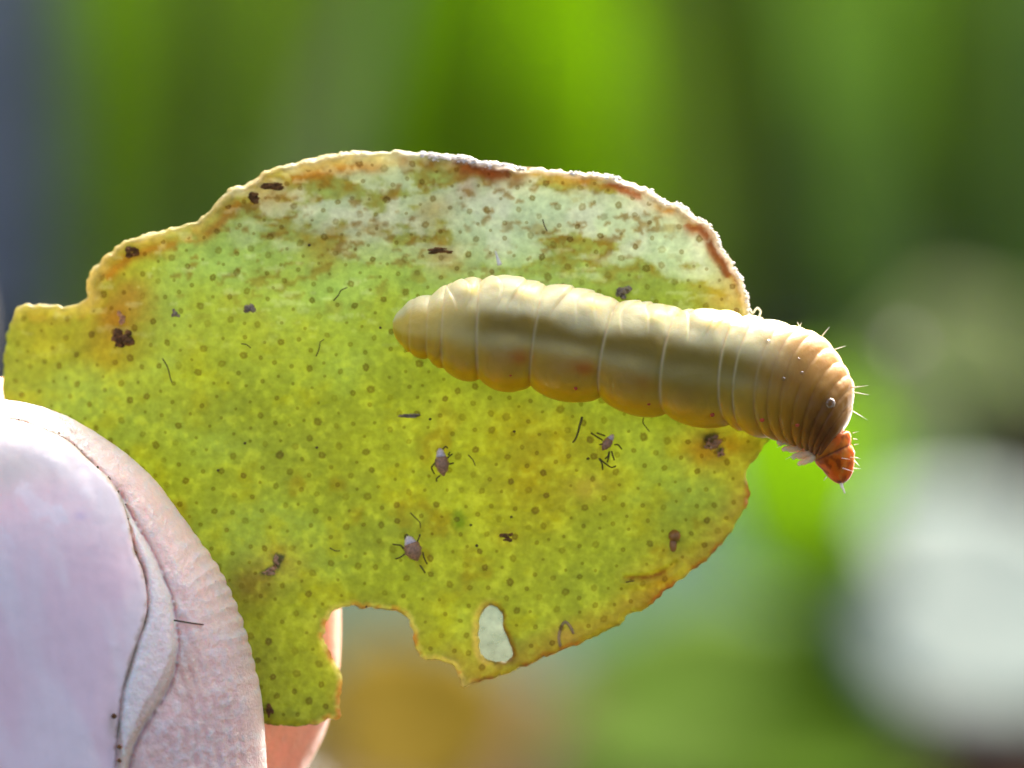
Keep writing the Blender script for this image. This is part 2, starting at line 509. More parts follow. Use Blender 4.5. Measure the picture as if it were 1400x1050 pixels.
seeds = grid_seeds(leaf_poly, [hole_poly], 3.7, 2.2)
LV, LF = triangulate([leaf_poly, hole_poly], seeds)
x, y = LV[:, 0], LV[:, 1]
dE, aE = seg_dist(x, y, leaf_poly)
dH, _ = seg_dist(x, y, hole_poly)
dC, _ = seg_dist(x, y, CRACK, closed=False)
d = np.minimum(dE, dH)
f, reg = film_field(x, y)
thr = 0.62 - 0.27 * reg
film = sstep(-0.02, 0.03, f - thr) * reg
border = np.exp(-((f - thr + 0.045) / 0.045) ** 2) * sstep(0.25, 0.7, reg)
zmid = leaf_z(x, y)
rimL = sstep(600, 480, x) * sstep(460, 400, y)           # the cream, rolled upper edge
rimR = sstep(560, 660, x) * sstep(470, 400, y)           # the crusted upper edge
round_ = np.sqrt(1 - (1 - np.clip(d / 7.0, 0, 1)) ** 2)
lip = 0.55 * np.exp(-((dE - 8) / 9) ** 2) * np.maximum(rimL, rimR * 0.8) * np.clip(1.9 * fbm(aE / 34, dE / 14, 45, 3) - .35, 0, 1.2)
zf = zmid + 0.22 * round_ + lip + 0.05 * film + 0.10 * (fbm(x / 24, y / 24, 41, 3) - 0.5) + 0.04 * (fbm(x / 7, y / 7, 42, 2) - 0.5)
zf = zf - 0.14 * np.exp(-(dC / 3.5) ** 2) + 0.10 * np.exp(-((dC - 8) / 5) ** 2)
ridge = np.exp(-((f - thr) / 0.02) ** 2) * sstep(.3, .8, reg)
zf = zf + 0.07 * ridge * (fbm(x / 15, y / 15, 44, 2))
zb = zmid - 0.22 * round_
# pigment
yel = np.array((0.295, 0.345, 0.055)); lime = np.array((0.33, 0.44, 0.16)); pale = np.array((0.44, 0.53, 0.42))
n1 = fbm(x / 130, y / 110, 51, 4); n2 = fbm(x / 38, y / 34, 52, 4); n3 = fbm(x / 11, y / 11, 53, 3)
up = sstep(560, 330, y + 0.10 * (x - 500)) * sstep(120, 260, x) + 0.35 * sstep(0.5, 0.75, n1) 
c = yel[None] * np.ones((len(x), 1))
c = mixc(c, lime, np.clip(up * (0.45 + 0.9 * n1), 0, 1))
c = mixc(c, (0.40, 0.44, 0.05), 0.45 * sstep(0.45, 0.75, fbm(x / 170, y / 150, 57, 3)))
c = mixc(c, (0.40, 0.40, 0.02), 0.45 * sstep(0.55, 0.75, n2) * sstep(300, 600, y))
c = mixc(c, pale, 0.9 * film)
c = mixc(c, (0.55, 0.59, 0.54), 0.55 * film * sstep(0.45, 0.65, n2))
c = mixc(c, (0.26, 0.185, 0.02), np.clip(0.7 * border * (1.9 * n3 - .1), 0, 0.9))
st = sstep(0.60, 0.74, fbm(x / 52 + 3, y / 26 + 1, 54, 4)) * sstep(560, 300, y)
c = mixc(c, (0.25, 0.18, 0.02), 0.55 * st * sstep(.35, .6, n3))
st2 = sstep(0.66, 0.78, fbm(x / 60 + 9, y / 55, 55, 4)) * sstep(500, 600, y)
c = mixc(c, (0.29, 0.24, 0.015), 0.6 * st2)
c = mixc(c, (0.33, 0.27, 0.012), 0.5 * np.exp(-(((x - 735) / 75) ** 2 + ((y - 640) / 85) ** 2)) * (0.4 + n2))
c = mixc(c, (0.10, 0.22, 0.01), 0.8 * np.exp(-(((x - 627) / 10) ** 2 + ((y - 712) / 15) ** 2) ** 2) * (0.3 + n3))
for bx, by, br, bc, bs in [(165,430,38,(0.33,0.15,0.02),.8),(150,470,48,(0.34,0.24,0.01),.7),(180,400,30,(.36,.2,.05),.6),(345,800,34,(0.24,0.13,0.02),.75),(380,770,34,(.40,.22,.04),.5),
                           (800,665,22,(0.55,0.36,0.16),.5),(975,612,44,(0.36,0.20,0.02),.8),(900,790,40,(.45,.34,.02),.5),(690,735,16,(.3,.2,.01),.6),(605,352,26,(.33,.16,.03),.6),(592,288,26,(.34,.22,.01),.7),
                           (440,345,30,(.34,.22,.02),.6),(375,265,30,(.42,.28,.03),.6),(60,470,36,(.44,.36,.02),.5),(860,440,30,(.4,.28,.02),.4),(990,410,34,(.5,.33,.02),.6),(773,868,16,(.5,.36,.2),.6),(552,214,15,(.20,.06,.015),1.2),(585,224,13,(.24,.10,.015),1.2),(632,236,15,(.22,.09,.01),1.2),(672,240,15,(.2,.07,.012),1.2),(705,244,12,(.25,.1,.02),1.),(800,246,14,(.3,.14,.03),1.),(912,284,14,(.28,.08,.012),1.2),(948,312,12,(.3,.13,.03),1.),(640,262,14,(.26,.17,.12),.8)]:
    q = np.exp(-(((x - bx) ** 2 + ((y - by) * 1.3) ** 2) / br ** 2)) * (0.35 + 1.2 * n2)
    c = mixc(c, bc, np.clip(q * bs * 0.75, 0, 0.9))
c = mixc(c, (0.60, 0.50, 0.20), 0.75 * rimL * sstep(26, 10, dE + 26 * (n2 - .35)))
c = mixc(c, (0.33, 0.16, 0.02), 0.8 * rimL * np.exp(-((dE - 22) / 8) ** 2) * sstep(0.40, 0.56, fbm(aE / 26, dE / 20, 46, 3)))
c = mixc(c, (0.48, 0.30, 0.05), 0.7 * rimR * sstep(20, 8, dE + 16 * (n2 - .5)))
c = mixc(c, (0.24, 0.07, 0.015), 0.9 * rimR * sstep(24, 14, dE) * sstep(0.50, 0.62, fbm(aE / 45, dE / 30, 58, 3)))
c = mixc(c, (0.68, 0.60, 0.46), 0.9 * rimR * sstep(9, 5, dE))
lowR = sstep(600, 700, y) * sstep(560, 640, x)
c = mixc(c, (0.46, 0.33, 0.06), 0.5 * lowR * sstep(46, 4, dE + 30 * (n2 - .5)))
c = mixc(c, (0.36, 0.13, 0.05), 0.8 * lowR * sstep(7, 3, dE) * sstep(0.42, 0.55, fbm(aE / 30, dE * 0, 59, 2)))
bite = sstep(800, 840, y) * sstep(660, 630, x) * sstep(420, 440, x)
c = mixc(c, (0.72, 0.66, 0.30), 0.85 * bite * sstep(9, 3, dE))
c = mixc(c, (0.50, 0.20, 0.05), 0.8 * bite * sstep(8, 3, dE) * sstep(0.55, 0.66, fbm(aE / 14, dE * 0, 60, 2)))
c = mixc(c, (0.26, 0.11, 0.01), 0.85 * sstep(9, 3, dH + 3 * n3) * sstep(640, 690, x + (y - 868) * -0.3))
c = mixc(c, (0.62, 0.50, 0.20), 0.8 * sstep(12, 5, dH) * sstep(690, 650, x))
c = mixc(c, (0.20, 0.07, 0.015), 0.9 * np.exp(-(dC / 3.0) ** 2))
fk = sstep(0.63, 0.70, fbm(x / 17 + 0.4 * y / 17, y / 9, 61, 3)) * sstep(470, 330, y + .05 * (x - 500)) * sstep(0.35, 0.6, n1)
c = mixc(c, (0.23, 0.15, 0.02), 0.75 * fk * sstep(16, 26, dE))
wf = sstep(0.66, 0.72, fbm(x / 26 + y / 60, y / 8, 62, 3)) * sstep(520, 380, y)
c = mixc(c, (0.60, 0.66, 0.52), 0.35 * wf)
c = mixc(c, (0.46, 0.51, 0.09), 0.45 * sstep(0.58, 0.72, n3) * sstep(420, 560, y))
c = c * (0.78 + 0.26 * n3)[:, None]

leaf = thing("leaf", P(200, 900, -3.0), "yellow-green leaf fragment with bitten edge pinched between thumb and finger", "leaf")
LV3, LFs = sheet([leaf_poly, hole_poly], LV, LF, zf, zb)
blade = part("leaf_blade", LV3, LFs, M['leaf'], leaf, cols=np.concatenate([c, c]))
# thin skin left in the window
hp = hole_poly + (hole_poly - hole_poly.mean(0)) * 0.10
HV, HF = triangulate([hp], grid_seeds(hp, [], 4, 2))
hz = leaf_z(HV[:, 0], HV[:, 1]) - 0.05 + 0.08 * (fbm(HV[:, 0] / 12, HV[:, 1] / 12, 5, 2) - .5)
part("clear_membrane", P(HV[:, 0], HV[:, 1], hz), HF, M['film'], blade)

def leaf_surface(px, py, lift=0.0):
    return P(px, py, leaf_z(px, py) + 0.24 + lift)

def leaf_normal(px, py):
    e = 3.0
    a = leaf_surface(px + e, py) - leaf_surface(px - e, py); b = leaf_surface(px, py - e) - leaf_surface(px, py + e)
    n = np.cross(a, b); return n / np.linalg.norm(n)

# gland spots: low ringed domes, the 300 largest as parts, the rest as one
CATTOP = [(538,440),(566,410),(612,386),(690,374),(748,388),(848,408),(934,420),(1016,428),(1100,450),(1165,530),(1158,600),(1120,622),(1050,598),(1000,583),(911,568),(826,547),(726,530),(655,521),(606,505),(560,481)]
cat_poly = np.array(CATTOP, float)
THUMB_R = [(-40,542),(0,545),(40,551),(70,560),(100,573),(140,597),(180,626),(215,660),(245,700),(275,742),(300,778),(318,815),(335,860),(347,905),(357,950),(362,1000),(365,1050),(368,1150),(372,1300),(375,1600),(372,1900)]
thumb_poly0 = np.array(THUMB_R + [(-80 - a, b) for a, b in THUMB_R[::-1]], float)
spots = []
cand = rng.uniform((0, 200), (1060, 1000), (60000, 2))
ok = inside(cand[:, 0], cand[:, 1], leaf_poly) & ~inside(cand[:, 0], cand[:, 1], hole_poly) & ~inside(cand[:, 0], cand[:, 1], cat_poly) & ~inside(cand[:, 0], cand[:, 1], thumb_poly0)
cand = cand[ok]
dd, _ = seg_dist(cand[:, 0], cand[:, 1], leaf_poly); dh, _ = seg_dist(cand[:, 0], cand[:, 1], hole_poly)
cand = cand[(dd > 14) & (dh > 12)]
cell = {}
for (px, py) in cand:
    r = random.choice((3.6, 5.2, 6.6, 7.4, 8.0, 8.8))
    need = 12.5 + 1.1 * r + 7 * random.random()
    ck = (int(px // 40), int(py // 40)); good = True
    for i in (-1, 0, 1):
        for j in (-1, 0, 1):
            for (qx, qy, qr) in cell.get((ck[0] + i, ck[1] + j), ()):
                if (qx - px) ** 2 + (qy - py) ** 2 < need * need: good = False
    if good:
        cell.setdefault(ck, []).append((px, py, r)); spots.append((px, py, r))
spots.sort(key=lambda q: -q[2])
DV = [(0, 0, 0.10)]; DF = []
for ri, (rr, hh) in enumerate([(0.42, 0.11), (0.72, 0.16), (1.0, 0.0)]):
    for k in range(8):
        t = 2 * math.pi * (k + 0.5 * (ri % 2)) / 8
        DV.append((rr * math.cos(t), rr * math.sin(t), hh))
DF += [(0, 1 + k, 1 + (k + 1) % 8) for k in range(8)]
for ri in range(2):
    b = 1 + 8 * ri
    DF += [(b + k, b + 8 + k, b + 8 + (k + 1) % 8, b + (k + 1) % 8) for k in range(8)]
DR = [0.0] + [0.42] * 8 + [0.72] * 8 + [1.0] * 8
dot_me = mesh_data("gland_spot", DV, DF, M['dot'], attrs={"rr": DR})
leaf_inv = leaf.matrix_world.inverted()
small = []
# height of the real front surface near each spot
vx, vy = LV[:, 0], LV[:, 1]
def front_z(px, py):
    i = np.argmin((vx - px) ** 2 + (vy - py) ** 2); return zf[i]
for i, (px, py, r) in enumerate(spots):
    nrm = Vector(leaf_normal(px, py).tolist())
    pos = P(px, py, front_z(px, py) + 0.035)
    mtx = Matrix.Translation(Vector((pos * 0.001).tolist())) @ nrm.to_track_quat('Z', 'Y').to_matrix().to_4x4() @ Matrix.Rotation(random.random() * 6, 4, 'Z') @ Matrix.Diagonal((r * S * .001, r * S * .001 * random.uniform(.85, 1.1), r * S * .001, 1))
    if i < 300:
        o = bpy.data.objects.new("gland_spot", dot_me); COL.objects.link(o)
        o.parent = blade; o.matrix_local = leaf_inv @ FRAME @ mtx
    else:
        small.append((mtx, r))
sv = []
for mtx, r in small:
    sv.append((np.array([tuple(mtx @ Vector(v)) for v in DV]) * 1000.0, DF))
if sv:
    V_, F_ = join(sv)
    o = part("small_gland_spots", V_, F_, M['dot'], blade, attrs={"rr": DR * len(small)})
    tag(o, kind="stuff")

# white crumbs along the upper edge, one mass nobody could count
crumbs = []
top_edge = [k for k, (a, b) in enumerate(leaf_poly) if b < 440 and ((575 < a < 715) or (780 < a < 850) or (880 < a < 1030))]
for i in range(620):
    k = random.choice(top_edge + [q for q in top_edge if leaf_poly[q][0] < 720]); ex, ey = leaf_poly[k]  # crumbs doubled on the left, white standing in for the shiny band
    inn = -np.array([tng[k, 1], -tng[k, 0]])
    off = random.uniform(-1, 9 if ex < 720 else 6)
    cx, cy = ex - inn[0] * 0 + 0, ey + off
    r = random.uniform(0.7, 2.0) * S
    crumbs.append(blob(P(cx, cy, leaf_z(cx, cy) + random.uniform(0.0, 0.5)), (r * random.uniform(1, 2.6), r, r), i, 6, 4, 0.4))
o = part("white_crust", *join(crumbs), M['crust'], blade, smooth=False); tag(o, kind="stuff")

# raised white strip of peeled skin, standing in for the rim's glint
pk = [k for k in range(len(leaf_poly)) if leaf_poly[k][1] < 300 and 576 < leaf_poly[k][0] < 722]
pe = leaf_poly[pk]; pr = (2.2 + 5.0 * fbm(pe[:, 0] / 22, pe[:, 1] * 0, 63, 2)) * np.sin(np.linspace(0.1, math.pi - .1, len(pe))) ** .5
v, f_ = tube(P(pe[:, 0], pe[:, 1] + 3.0 + 2 * (fbm(pe[:, 0] / 12, pe[:, 1] * 0, 64, 2) - .5), leaf_z(pe[:, 0], pe[:, 1]) + 0.30), pr * S, 8, flat=.6)
part("peeled_rim_glint", v, f_, M['crust'], blade)
# scabs and the gall that grew on the blade
def leaf_lump(name, px, py, rx, ry, rz, mat, seed, label=None, lift=0.0, amp=.3):
    if name == "scab":
        q = random.Random(seed)
        v, f_ = join([blob((q.uniform(-.6, .6) * rx * S, q.uniform(-.6, .6) * ry * S, -0.45 * rz * S), (rx * S * q.uniform(.15, .5), ry * S * q.uniform(.15, .5), rz * S * q.uniform(.4, .75)), seed * 9 + i, 10, 7, .6, 2.2) for i in range(14)])
    else:
        v, f_ = blob((0, 0, 0), (rx * S, ry * S, rz * S), seed, 16, 10, amp)
    o = part(name, v + P(px, py, front_z(px, py) + lift), f_, mat, blade)
    if label: o["label"] = label
    return o
leaf_lump("scab", 972, 603, 15, 13, 5, M['scab'], 3, "reddish brown scab under the caterpillar")
leaf_lump("scab", 380, 768, 10, 13, 5, M['scab'], 4, "pinkish brown wart")
leaf_lump("scab", 366, 781, 13, 7, 4, M['scab'], 5)
leaf_lump("scab", 985, 618, 9, 8, 4, M['scab'], 8)
leaf_lump("gall", 922, 733, 8.5, 8.5, 8, M['gall'], 6, "round shiny brown bump", amp=.06)
leaf_lump("gall", 920, 745, 5, 11, 4, M['gall'], 7, amp=.1)
# ring scar near the lower edge
scar = catmull([(766,884),(764,870),(768,856),(773,850),(780,857),(784,866)], 3)
part("scar_ridge", *tube(P(scar[:, 0], scar[:, 1], np.array([front_z(a, b) for a, b in scar]) - .02), 2.0 * S, 6), M['scar'], blade)["label"] = "pale arched scar"

# ------------------------------------------------------------------ the caterpillar
KEYS = [  # (U top, L bottom, depth half px, bow px, crease px)
 ((537,439),(537,451), 5, 0, 0), ((541,430),(541,462), 16, 0, 0), ((550,421),(551,474), 26, 2, 0), ((566,408),(561,482), 37, 4, 1.4), ((590,403),(585,491), 48, 5, 1.6), ((612,388),(606,504), 58, 6, 2.4),
 ((659,379),(655,520), 68, 6, 4.5), ((748,389),(726,529), 72, 8, 3.0), ((848,411),(821,545), 70, 12, 5.0), ((934,423),(911,567), 72, 18, 5.0), ((1016,430),(998,581), 74, 24, 5.0), ((1043,436),(1018,588), 73, 27, 3.5),
 ((1080,444),(1050,597), 72, 32, 4.0), ((1100,450),(1066,601), 70, 31, 3.5), ((1117,457),(1080,605), 68, 29, 3.0), ((1136,475),(1091,609), 66, 24, 3.0), ((1150,494),(1100,613), 64, 19, 3.0), ((1161,512),(1107,616), 60, 14, 2.6),
 ((1167,530),(1112,619), 55, 9, 2.4), ((1166,552),(1117,622), 48, 5, 2.2), ((1160,578),(1124,622), 40, 2, 0), ((1153,588),(1120,613), 26, 0, 0), ((1161,590),(1109,616), 26, 0, 0), ((1166,606),(1113,631), 28, 0, 4.5),
 ((1169,622),(1124,643), 24, 0, 1.5), ((1167,642),(1134,654), 17, 0, 0), ((1160,656),(1143,660), 9, 0, 0), ((1152,662),(1149,662), 2, 0, 0)]
mid = np.array([((a[0] + b[0]) / 2, (a[1] + b[1]) / 2) for a, b, *_ in KEYS])
wl = np.array([np.hypot(a[0] - b[0], a[1] - b[1]) for a, b, *_ in KEYS])
stp = np.linalg.norm(np.diff(mid, axis=0), axis=1)
# run length weighted towards the outer side of the bend
outer = np.array([np.hypot(KEYS[i + 1][0][0] - KEYS[i][0][0], KEYS[i + 1][0][1] - KEYS[i][0][1]) for i in range(len(KEYS) - 1)])
sk = np.concatenate([[0], np.cumsum(np.maximum(0.5 * stp + 0.5 * outer, 4))])
NS, NR = 620, 128
s_ = np.linspace(0, sk[-1], NS)
ux = pchip(sk, [k[0][0] for k in KEYS], s_); uy = pchip(sk, [k[0][1] for k in KEYS], s_)
lx = pchip(sk, [k[1][0] for k in KEYS], s_); ly = pchip(sk, [k[1][1] for k in KEYS], s_)
dep = pchip(sk, [k[2] for k in KEYS], s_); bow = pchip(sk, [k[3] for k in KEYS], s_)
ph = np.linspace(0, 2 * math.pi, NR, endpoint=False)
PH, SS = np.meshgrid(ph, s_)
cosP, sinP = np.cos(PH), np.sin(PH)
# bulges between creases
seg_i = np.clip(np.searchsorted(sk, s_, side='right') - 1, 0, len(sk) - 2)
segl = np.diff(sk)[seg_i]; uu = (s_ - sk[seg_i]) / segl
bul = 4 * uu * (1 - uu) * np.clip(segl / 95, 0, 1.1) * (seg_i >= 2) * (seg_i < 20)
topw = np.clip(cosP, 0, 1); botw = np.clip(-cosP, 0, 1); frw = np.abs(sinP)
disp = bul[:, None] * (5.5 * topw + 12.5 * botw ** 1.4 + 2.5 * frw)
crease = np.zeros_like(s_); pale_line = np.zeros_like(s_)
for i, k in enumerate(KEYS):
    if k[4] > 0:
        w = 5.0 if k[4] >= 4 else 3.5
        e = np.abs(s_ - sk[i])
        crease -= (0.75 if i < 11 else 0.6) * k[4] * np.exp(-(e / w) ** 1.2)
        pale_line += (k[4] / 5) * np.exp(-((s_ - sk[i] - 1.0) / 2.2) ** 2)
wob = 1 + 1.6 * (fbm(SS / 60, PH * 1.6, 71, 3) - .5)
disp += crease[:, None] * (0.75 + 0.45 * topw) * wob
# second folds across the back of each long segment, and the swollen pads beside them
spotmask = np.zeros_like(SS)
for i in range(5, 12):
    L0 = sk[i + 1] - sk[i]
    if L0 < 40: continue
    for frac, amp in ((0.28, 4.0), (0.60, 3.2), (0.80, 1.6)):
        sc = sk[i] + frac * L0
        bend = sc + 9 * np.sin(np.where(PH > math.pi, 2 * math.pi - PH, PH) * 3.2 + i * 1.7 + frac * 5)
        disp -= amp * np.where(SS > bend, np.exp(-((SS - bend) / 9.0)), np.exp(-((SS - bend) / 2.0) ** 2)) * sstep(math.cos(R(78)), math.cos(R(40)), cosP) * (0.5 + 1.0 * fbm(SS / 40, PH * 3, 75 + i, 2))
    for frac, pang, rs, ra, amp in ((0.70, 42, 15, 14, 4.2), (0.28, 28, 11, 13, 3.0), (0.92, 20, 8, 16, 2.4)):
        g = np.exp(-((SS - sk[i] - frac * L0) / rs) ** 2 - ((np.degrees(PH) - pang) / ra) ** 2)
        disp += amp * g
        if frac == .7: spotmask += np.exp(-((SS - sk[i] - frac * L0 - 4) / 11) ** 2 - ((np.degrees(PH) - pang - 3) / 6) ** 2)
    g = np.exp(-((SS - sk[i] - 0.5 * L0) / 16) ** 2 - ((np.degrees(PH) - 128) / 13) ** 2)
    disp += 1.1 * g
    # crescent folds low on the side
    disp -= 0.7 * np.exp(-(np.abs(np.hypot((SS - sk[i] - 0.5 * L0) / 24, (np.degrees(PH) - 128) / 19) - 1) / 0.10) ** 1.5) * sstep(105, 125, np.degrees(PH)) * sstep(200, 170, np.degrees(PH))
tail = sstep(90, 20, SS)
disp -= 2.0 * np.exp(-(np.abs(SS - 74 - 12 * np.cos(PH * 3)) / 3.5) ** 1.4) * sstep(100, 130, np.degrees(PH)) * sstep(200, 170, np.degrees(PH))
disp += 1.1 * (fbm(SS / 16, PH * 6, 72, 3) - .5) * sstep(0, 40, s_)[:, None] * sstep(sk[-1], sk[-5], s_)[:, None]
dors = sstep(82, 48, np.degrees(np.where(PH > math.pi, 2 * math.pi - PH, PH)))
disp += 2.8 * (fbm(SS / 26 + 0.7 * np.sin(PH * 3), PH * 3.4, 74, 3) - .5) * dors * sstep(sk[3], sk[5], s_)[:, None] * sstep(sk[13], sk[11], s_)[:, None]
thor = sstep(sk[11], sk[15], s_)[:, None]
disp += 1.6 * (fbm(SS / 5 + PH * 1.5, PH * 3.2, 73, 3) - .5) * thor * (SS < sk[19])
hw = np.hypot(ux - lx, uy - ly) / 2
hx, hy = (ux - lx) / 2, (uy - ly) / 2
fx, fy = -hy / (hw + 1e-9), hx / (hw + 1e-9)            # along the body, towards the head
fx, fy = -fx, -fy
fac = 1 + disp / np.maximum(hw, 14)[:, None]
sq = np.sign(cosP) * np.abs(cosP) ** 0.96
X = ((ux + lx) / 2)[:, None] + hx[:, None] * sq * fac + (fx * bow)[:, None] * np.abs(sinP) * np.sign(sinP).clip(-1, 1)
Y = ((uy + ly) / 2)[:, None] + hy[:, None] * sq * fac + (fy * bow)[:, None] * np.abs(sinP) * np.sign(sinP)
zc_leaf = 2.15 + 0 * s_
zc = pchip([0, sk[4], sk[8], sk[12], sk[18], sk[-1]], [1.0, 1.75, 2.0, 1.9, 1.6, 0.8], s_)
Z = zc[:, None] + dep[:, None] * S * sinP * fac
Vb = P(X.ravel(), Y.ravel(), Z.ravel())
Fb = [(i * NR + k, i * NR + (k + 1) % NR, (i + 1) * NR + (k + 1) % NR, (i + 1) * NR + k) for i in range(NS - 1) for k in range(NR)]
Fb += [tuple(range(NR))[::-1], tuple((NS - 1) * NR + k for k in range(NR))]
# pigment, plus some shade and glow painted in: pale fat body above, gut showing olive, ochre flanks, browner thorax, orange head
deg = np.degrees(PH); deg = np.where(deg > 180, 360 - deg, deg)
sn = s_[:, None] + 0 * PH
nz = fbm(SS / 30, PH * 4, 81, 4); nzl = fbm(SS / 55, PH * 2.2, 82, 3)
cb = np.ones((NS * NR, 3)) * np.array((0.60, 0.56, 0.30))
fl = lambda a: np.clip(a, 0, 1).ravel()
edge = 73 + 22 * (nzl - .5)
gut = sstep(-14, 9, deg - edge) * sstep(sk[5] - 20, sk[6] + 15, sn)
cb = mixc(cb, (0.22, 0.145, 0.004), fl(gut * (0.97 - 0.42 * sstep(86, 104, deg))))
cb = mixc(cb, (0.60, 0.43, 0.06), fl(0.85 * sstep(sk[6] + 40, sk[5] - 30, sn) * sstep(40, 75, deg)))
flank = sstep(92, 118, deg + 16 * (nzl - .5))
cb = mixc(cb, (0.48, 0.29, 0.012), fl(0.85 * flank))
cb = mixc(cb, (0.68, 0.38, 0.004), fl(0.9 * sstep(128, 150, deg)))  # underside brightened: light glowing through is painted into the orange
for i in range(6, 12):
    L0 = sk[i + 1] - sk[i]
    if L0 < 40: continue
    m_ = np.exp(-((SS - sk[i] - .55 * L0) / (0.28 * L0)) ** 2 - ((deg - 98) / 7) ** 2)
    cb = mixc(cb, (0.52, 0.40, 0.12), fl(0.85 * m_ * (.3 + 1.2 * nz)))
    m_ = np.exp(-((SS - sk[i] - .80 * L0) / (0.20 * L0)) ** 2 - ((deg - 116) / 9) ** 2)
    cb = mixc(cb, (0.42, 0.11, 0.010), fl(0.75 * m_ * (0.4 + nz) * sstep(sk[11], sk[8], sn)))
    m_ = np.exp(-((SS - sk[i] - .45 * L0) / (0.25 * L0)) ** 2 - ((deg - 118) / 10) ** 2)
    cb = mixc(cb, (0.36, 0.20, 0.06), fl(0.5 * m_))
cb = mixc(cb, (0.74, 0.64, 0.22), fl(0.8 * spotmask))
olive = np.exp(-((sn - sk[9] - 50) / 90) ** 2) * sstep(60, 85, deg) * sstep(140, 110, deg)
cb = mixc(cb, (0.20, 0.145, 0.006), fl(0.6 * olive))
cb = mixc(cb, (0.74, 0.63, 0.30), fl(0.55 * pale_line[:, None] * sstep(sk[14], sk[11], sn) * sstep(165, 130, deg)))
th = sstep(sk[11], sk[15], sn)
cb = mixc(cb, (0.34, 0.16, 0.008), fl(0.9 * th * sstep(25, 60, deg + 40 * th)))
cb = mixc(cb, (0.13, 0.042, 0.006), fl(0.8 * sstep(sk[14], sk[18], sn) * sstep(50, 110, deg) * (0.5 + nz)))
cb = mixc(cb, (0.11, 0.035, 0.006), fl(0.5 * sstep(sk[16], sk[19], sn)))  # hood shading painted in as darker brown
head = sstep(sk[20] + 2, sk[21], sn)
cb = mixc(cb, (0.55, 0.13, 0.004), fl(head))
cb = mixc(cb, (0.20, 0.035, 0.003), fl(0.75 * head * sstep(.45, .68, fbm(SS / 9, PH * 3.2, 83, 3))))
cb = mixc(cb, (0.55, 0.24, 0.03), fl(0.6 * head * sstep(.55, .72, fbm(SS / 12, PH * 2.4, 84, 3))))
cb = mixc(cb, (0.60, 0.25, 0.03), fl(head * np.exp(-((sn - sk[22] - 6) / 8) ** 2) * sstep(70, 110, deg)))
cb = mixc(cb, (0.10, 0.025, 0.01), fl(head * (np.exp(-((sn - sk[23]) / 1.5) ** 2) * 0.85 + np.exp(-((sn - sk[26]) / 3) ** 2 - ((deg - 120) / 30) ** 2) * .9)))  # head crease shade painted in as a dark line
cat = thing("caterpillar", P(800, 570, 0.4), "plump translucent cream and ochre caterpillar lying across the leaf", "caterpillar")
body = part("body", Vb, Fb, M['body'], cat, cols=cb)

def body_at(si, degp, lift=0.0):
    i = int(np.argmin(np.abs(s_ - si))); k = int(round(degp / 360 * NR)) % NR
    p = Vb[i * NR + k]; a = Vb[min(i + 4, NS - 1) * NR + k] - Vb[max(i - 4, 0) * NR + k]
    b = Vb[i * NR + (k + 3) % NR] - Vb[i * NR + (k - 3) % NR]
    n = np.cross(b, a); n /= np.linalg.norm(n) + 1e-12
    cc = Vb[i * NR:(i + 1) * NR].mean(0)
    if n.dot(p - cc) < 0: n = -n
    return p + n * lift, n
for (qx, qy, rr_) in [(698,513,2.0),(787,531,2.6),(887,552,2.6),(974,567,3.2),(1042,574,3.6),(1090,581,2.8)]:
    q = P(X, Y, Z); vis = sinP > 0.05
    dd = np.hypot(X - qx, Y - qy) + (~vis) * 1e6
    j = np.unravel_index(np.argmin(dd), dd.shape); pz = Z[j]
    v, f_ = blob(P(qx, qy, pz + 0.005), (rr_ * S, rr_ * S, rr_ * S * 0.6), int(qx), 10, 6, .12)
    part("spiracle", v, f_, M['spir'], body)

def bristle(p0, p1, r=0.9, parent=body):
    p0 = np.asarray(p0, float); p1 = np.asarray(p1, float)
    pts = [p0 + (p1 - p0) * t for t in (0, .33, .66, 1)]
    part("bristle", *tube(pts, np.array([r, r * .8, r * .5, r * .2]) * S, 5), M['bristle'], parent)
zB = 1.6
for (ax, ay, bx, by) in [(1166,530,1187,527),(1166,536,1188,540),(1162,560,1186,574),(1140,478,1156,473),(1124,459,1134,447),(1094,449,1090,440),(1092,449,1096,441),(1166,592,1174,590),(1167,600,1173,601),(1168,608,1174,607),
                         (1168,625,1176,627),(1168,630,1175,637),(1167,640,1177,641),(1141,625,1162,628),(1137,604,1150,619),(1150,622,1168,626),(1079,604,1062,612),(1086,622,1074,628),(1152,640,1168,645),(1130,652,1126,657)]:
    bristle(P(ax, ay, zB), P(bx, by, zB + random.uniform(-.2, .5)))
# thoracic legs: pale hooked, under the curled front
for (pts, r0) in [([(1086,600),(1072,603),(1066,606),(1063,603)], 9), ([(1098,607),(1084,613),(1074,613),(1070,615)], 10), ([(1110,616),(1096,622),(1086,623),(1084,627)], 10), ([(1116,620),(1102,630),(1094,633),(1092,635)], 8)]:
    pts = np.array(pts, float)
    pc = catmull(pts, 3)
    part("leg", *tube(P(pc[:, 0], pc[:, 1], np.linspace(1.4, 1.9, len(pc))), np.linspace(r0, 2.6, len(pc)) * (1 + .12 * np.cos(np.arange(len(pc)) * 2.2)) * S, 10), M['chleg'], cat)
part("spinneret", *tube(P([1150,1151,1153,1155], [660,665,669,674], [.9, .95, .95, 1.0]), np.array([3, 2.2, 1.4, 1.2]) * S, 6), M['bristle'], cat)

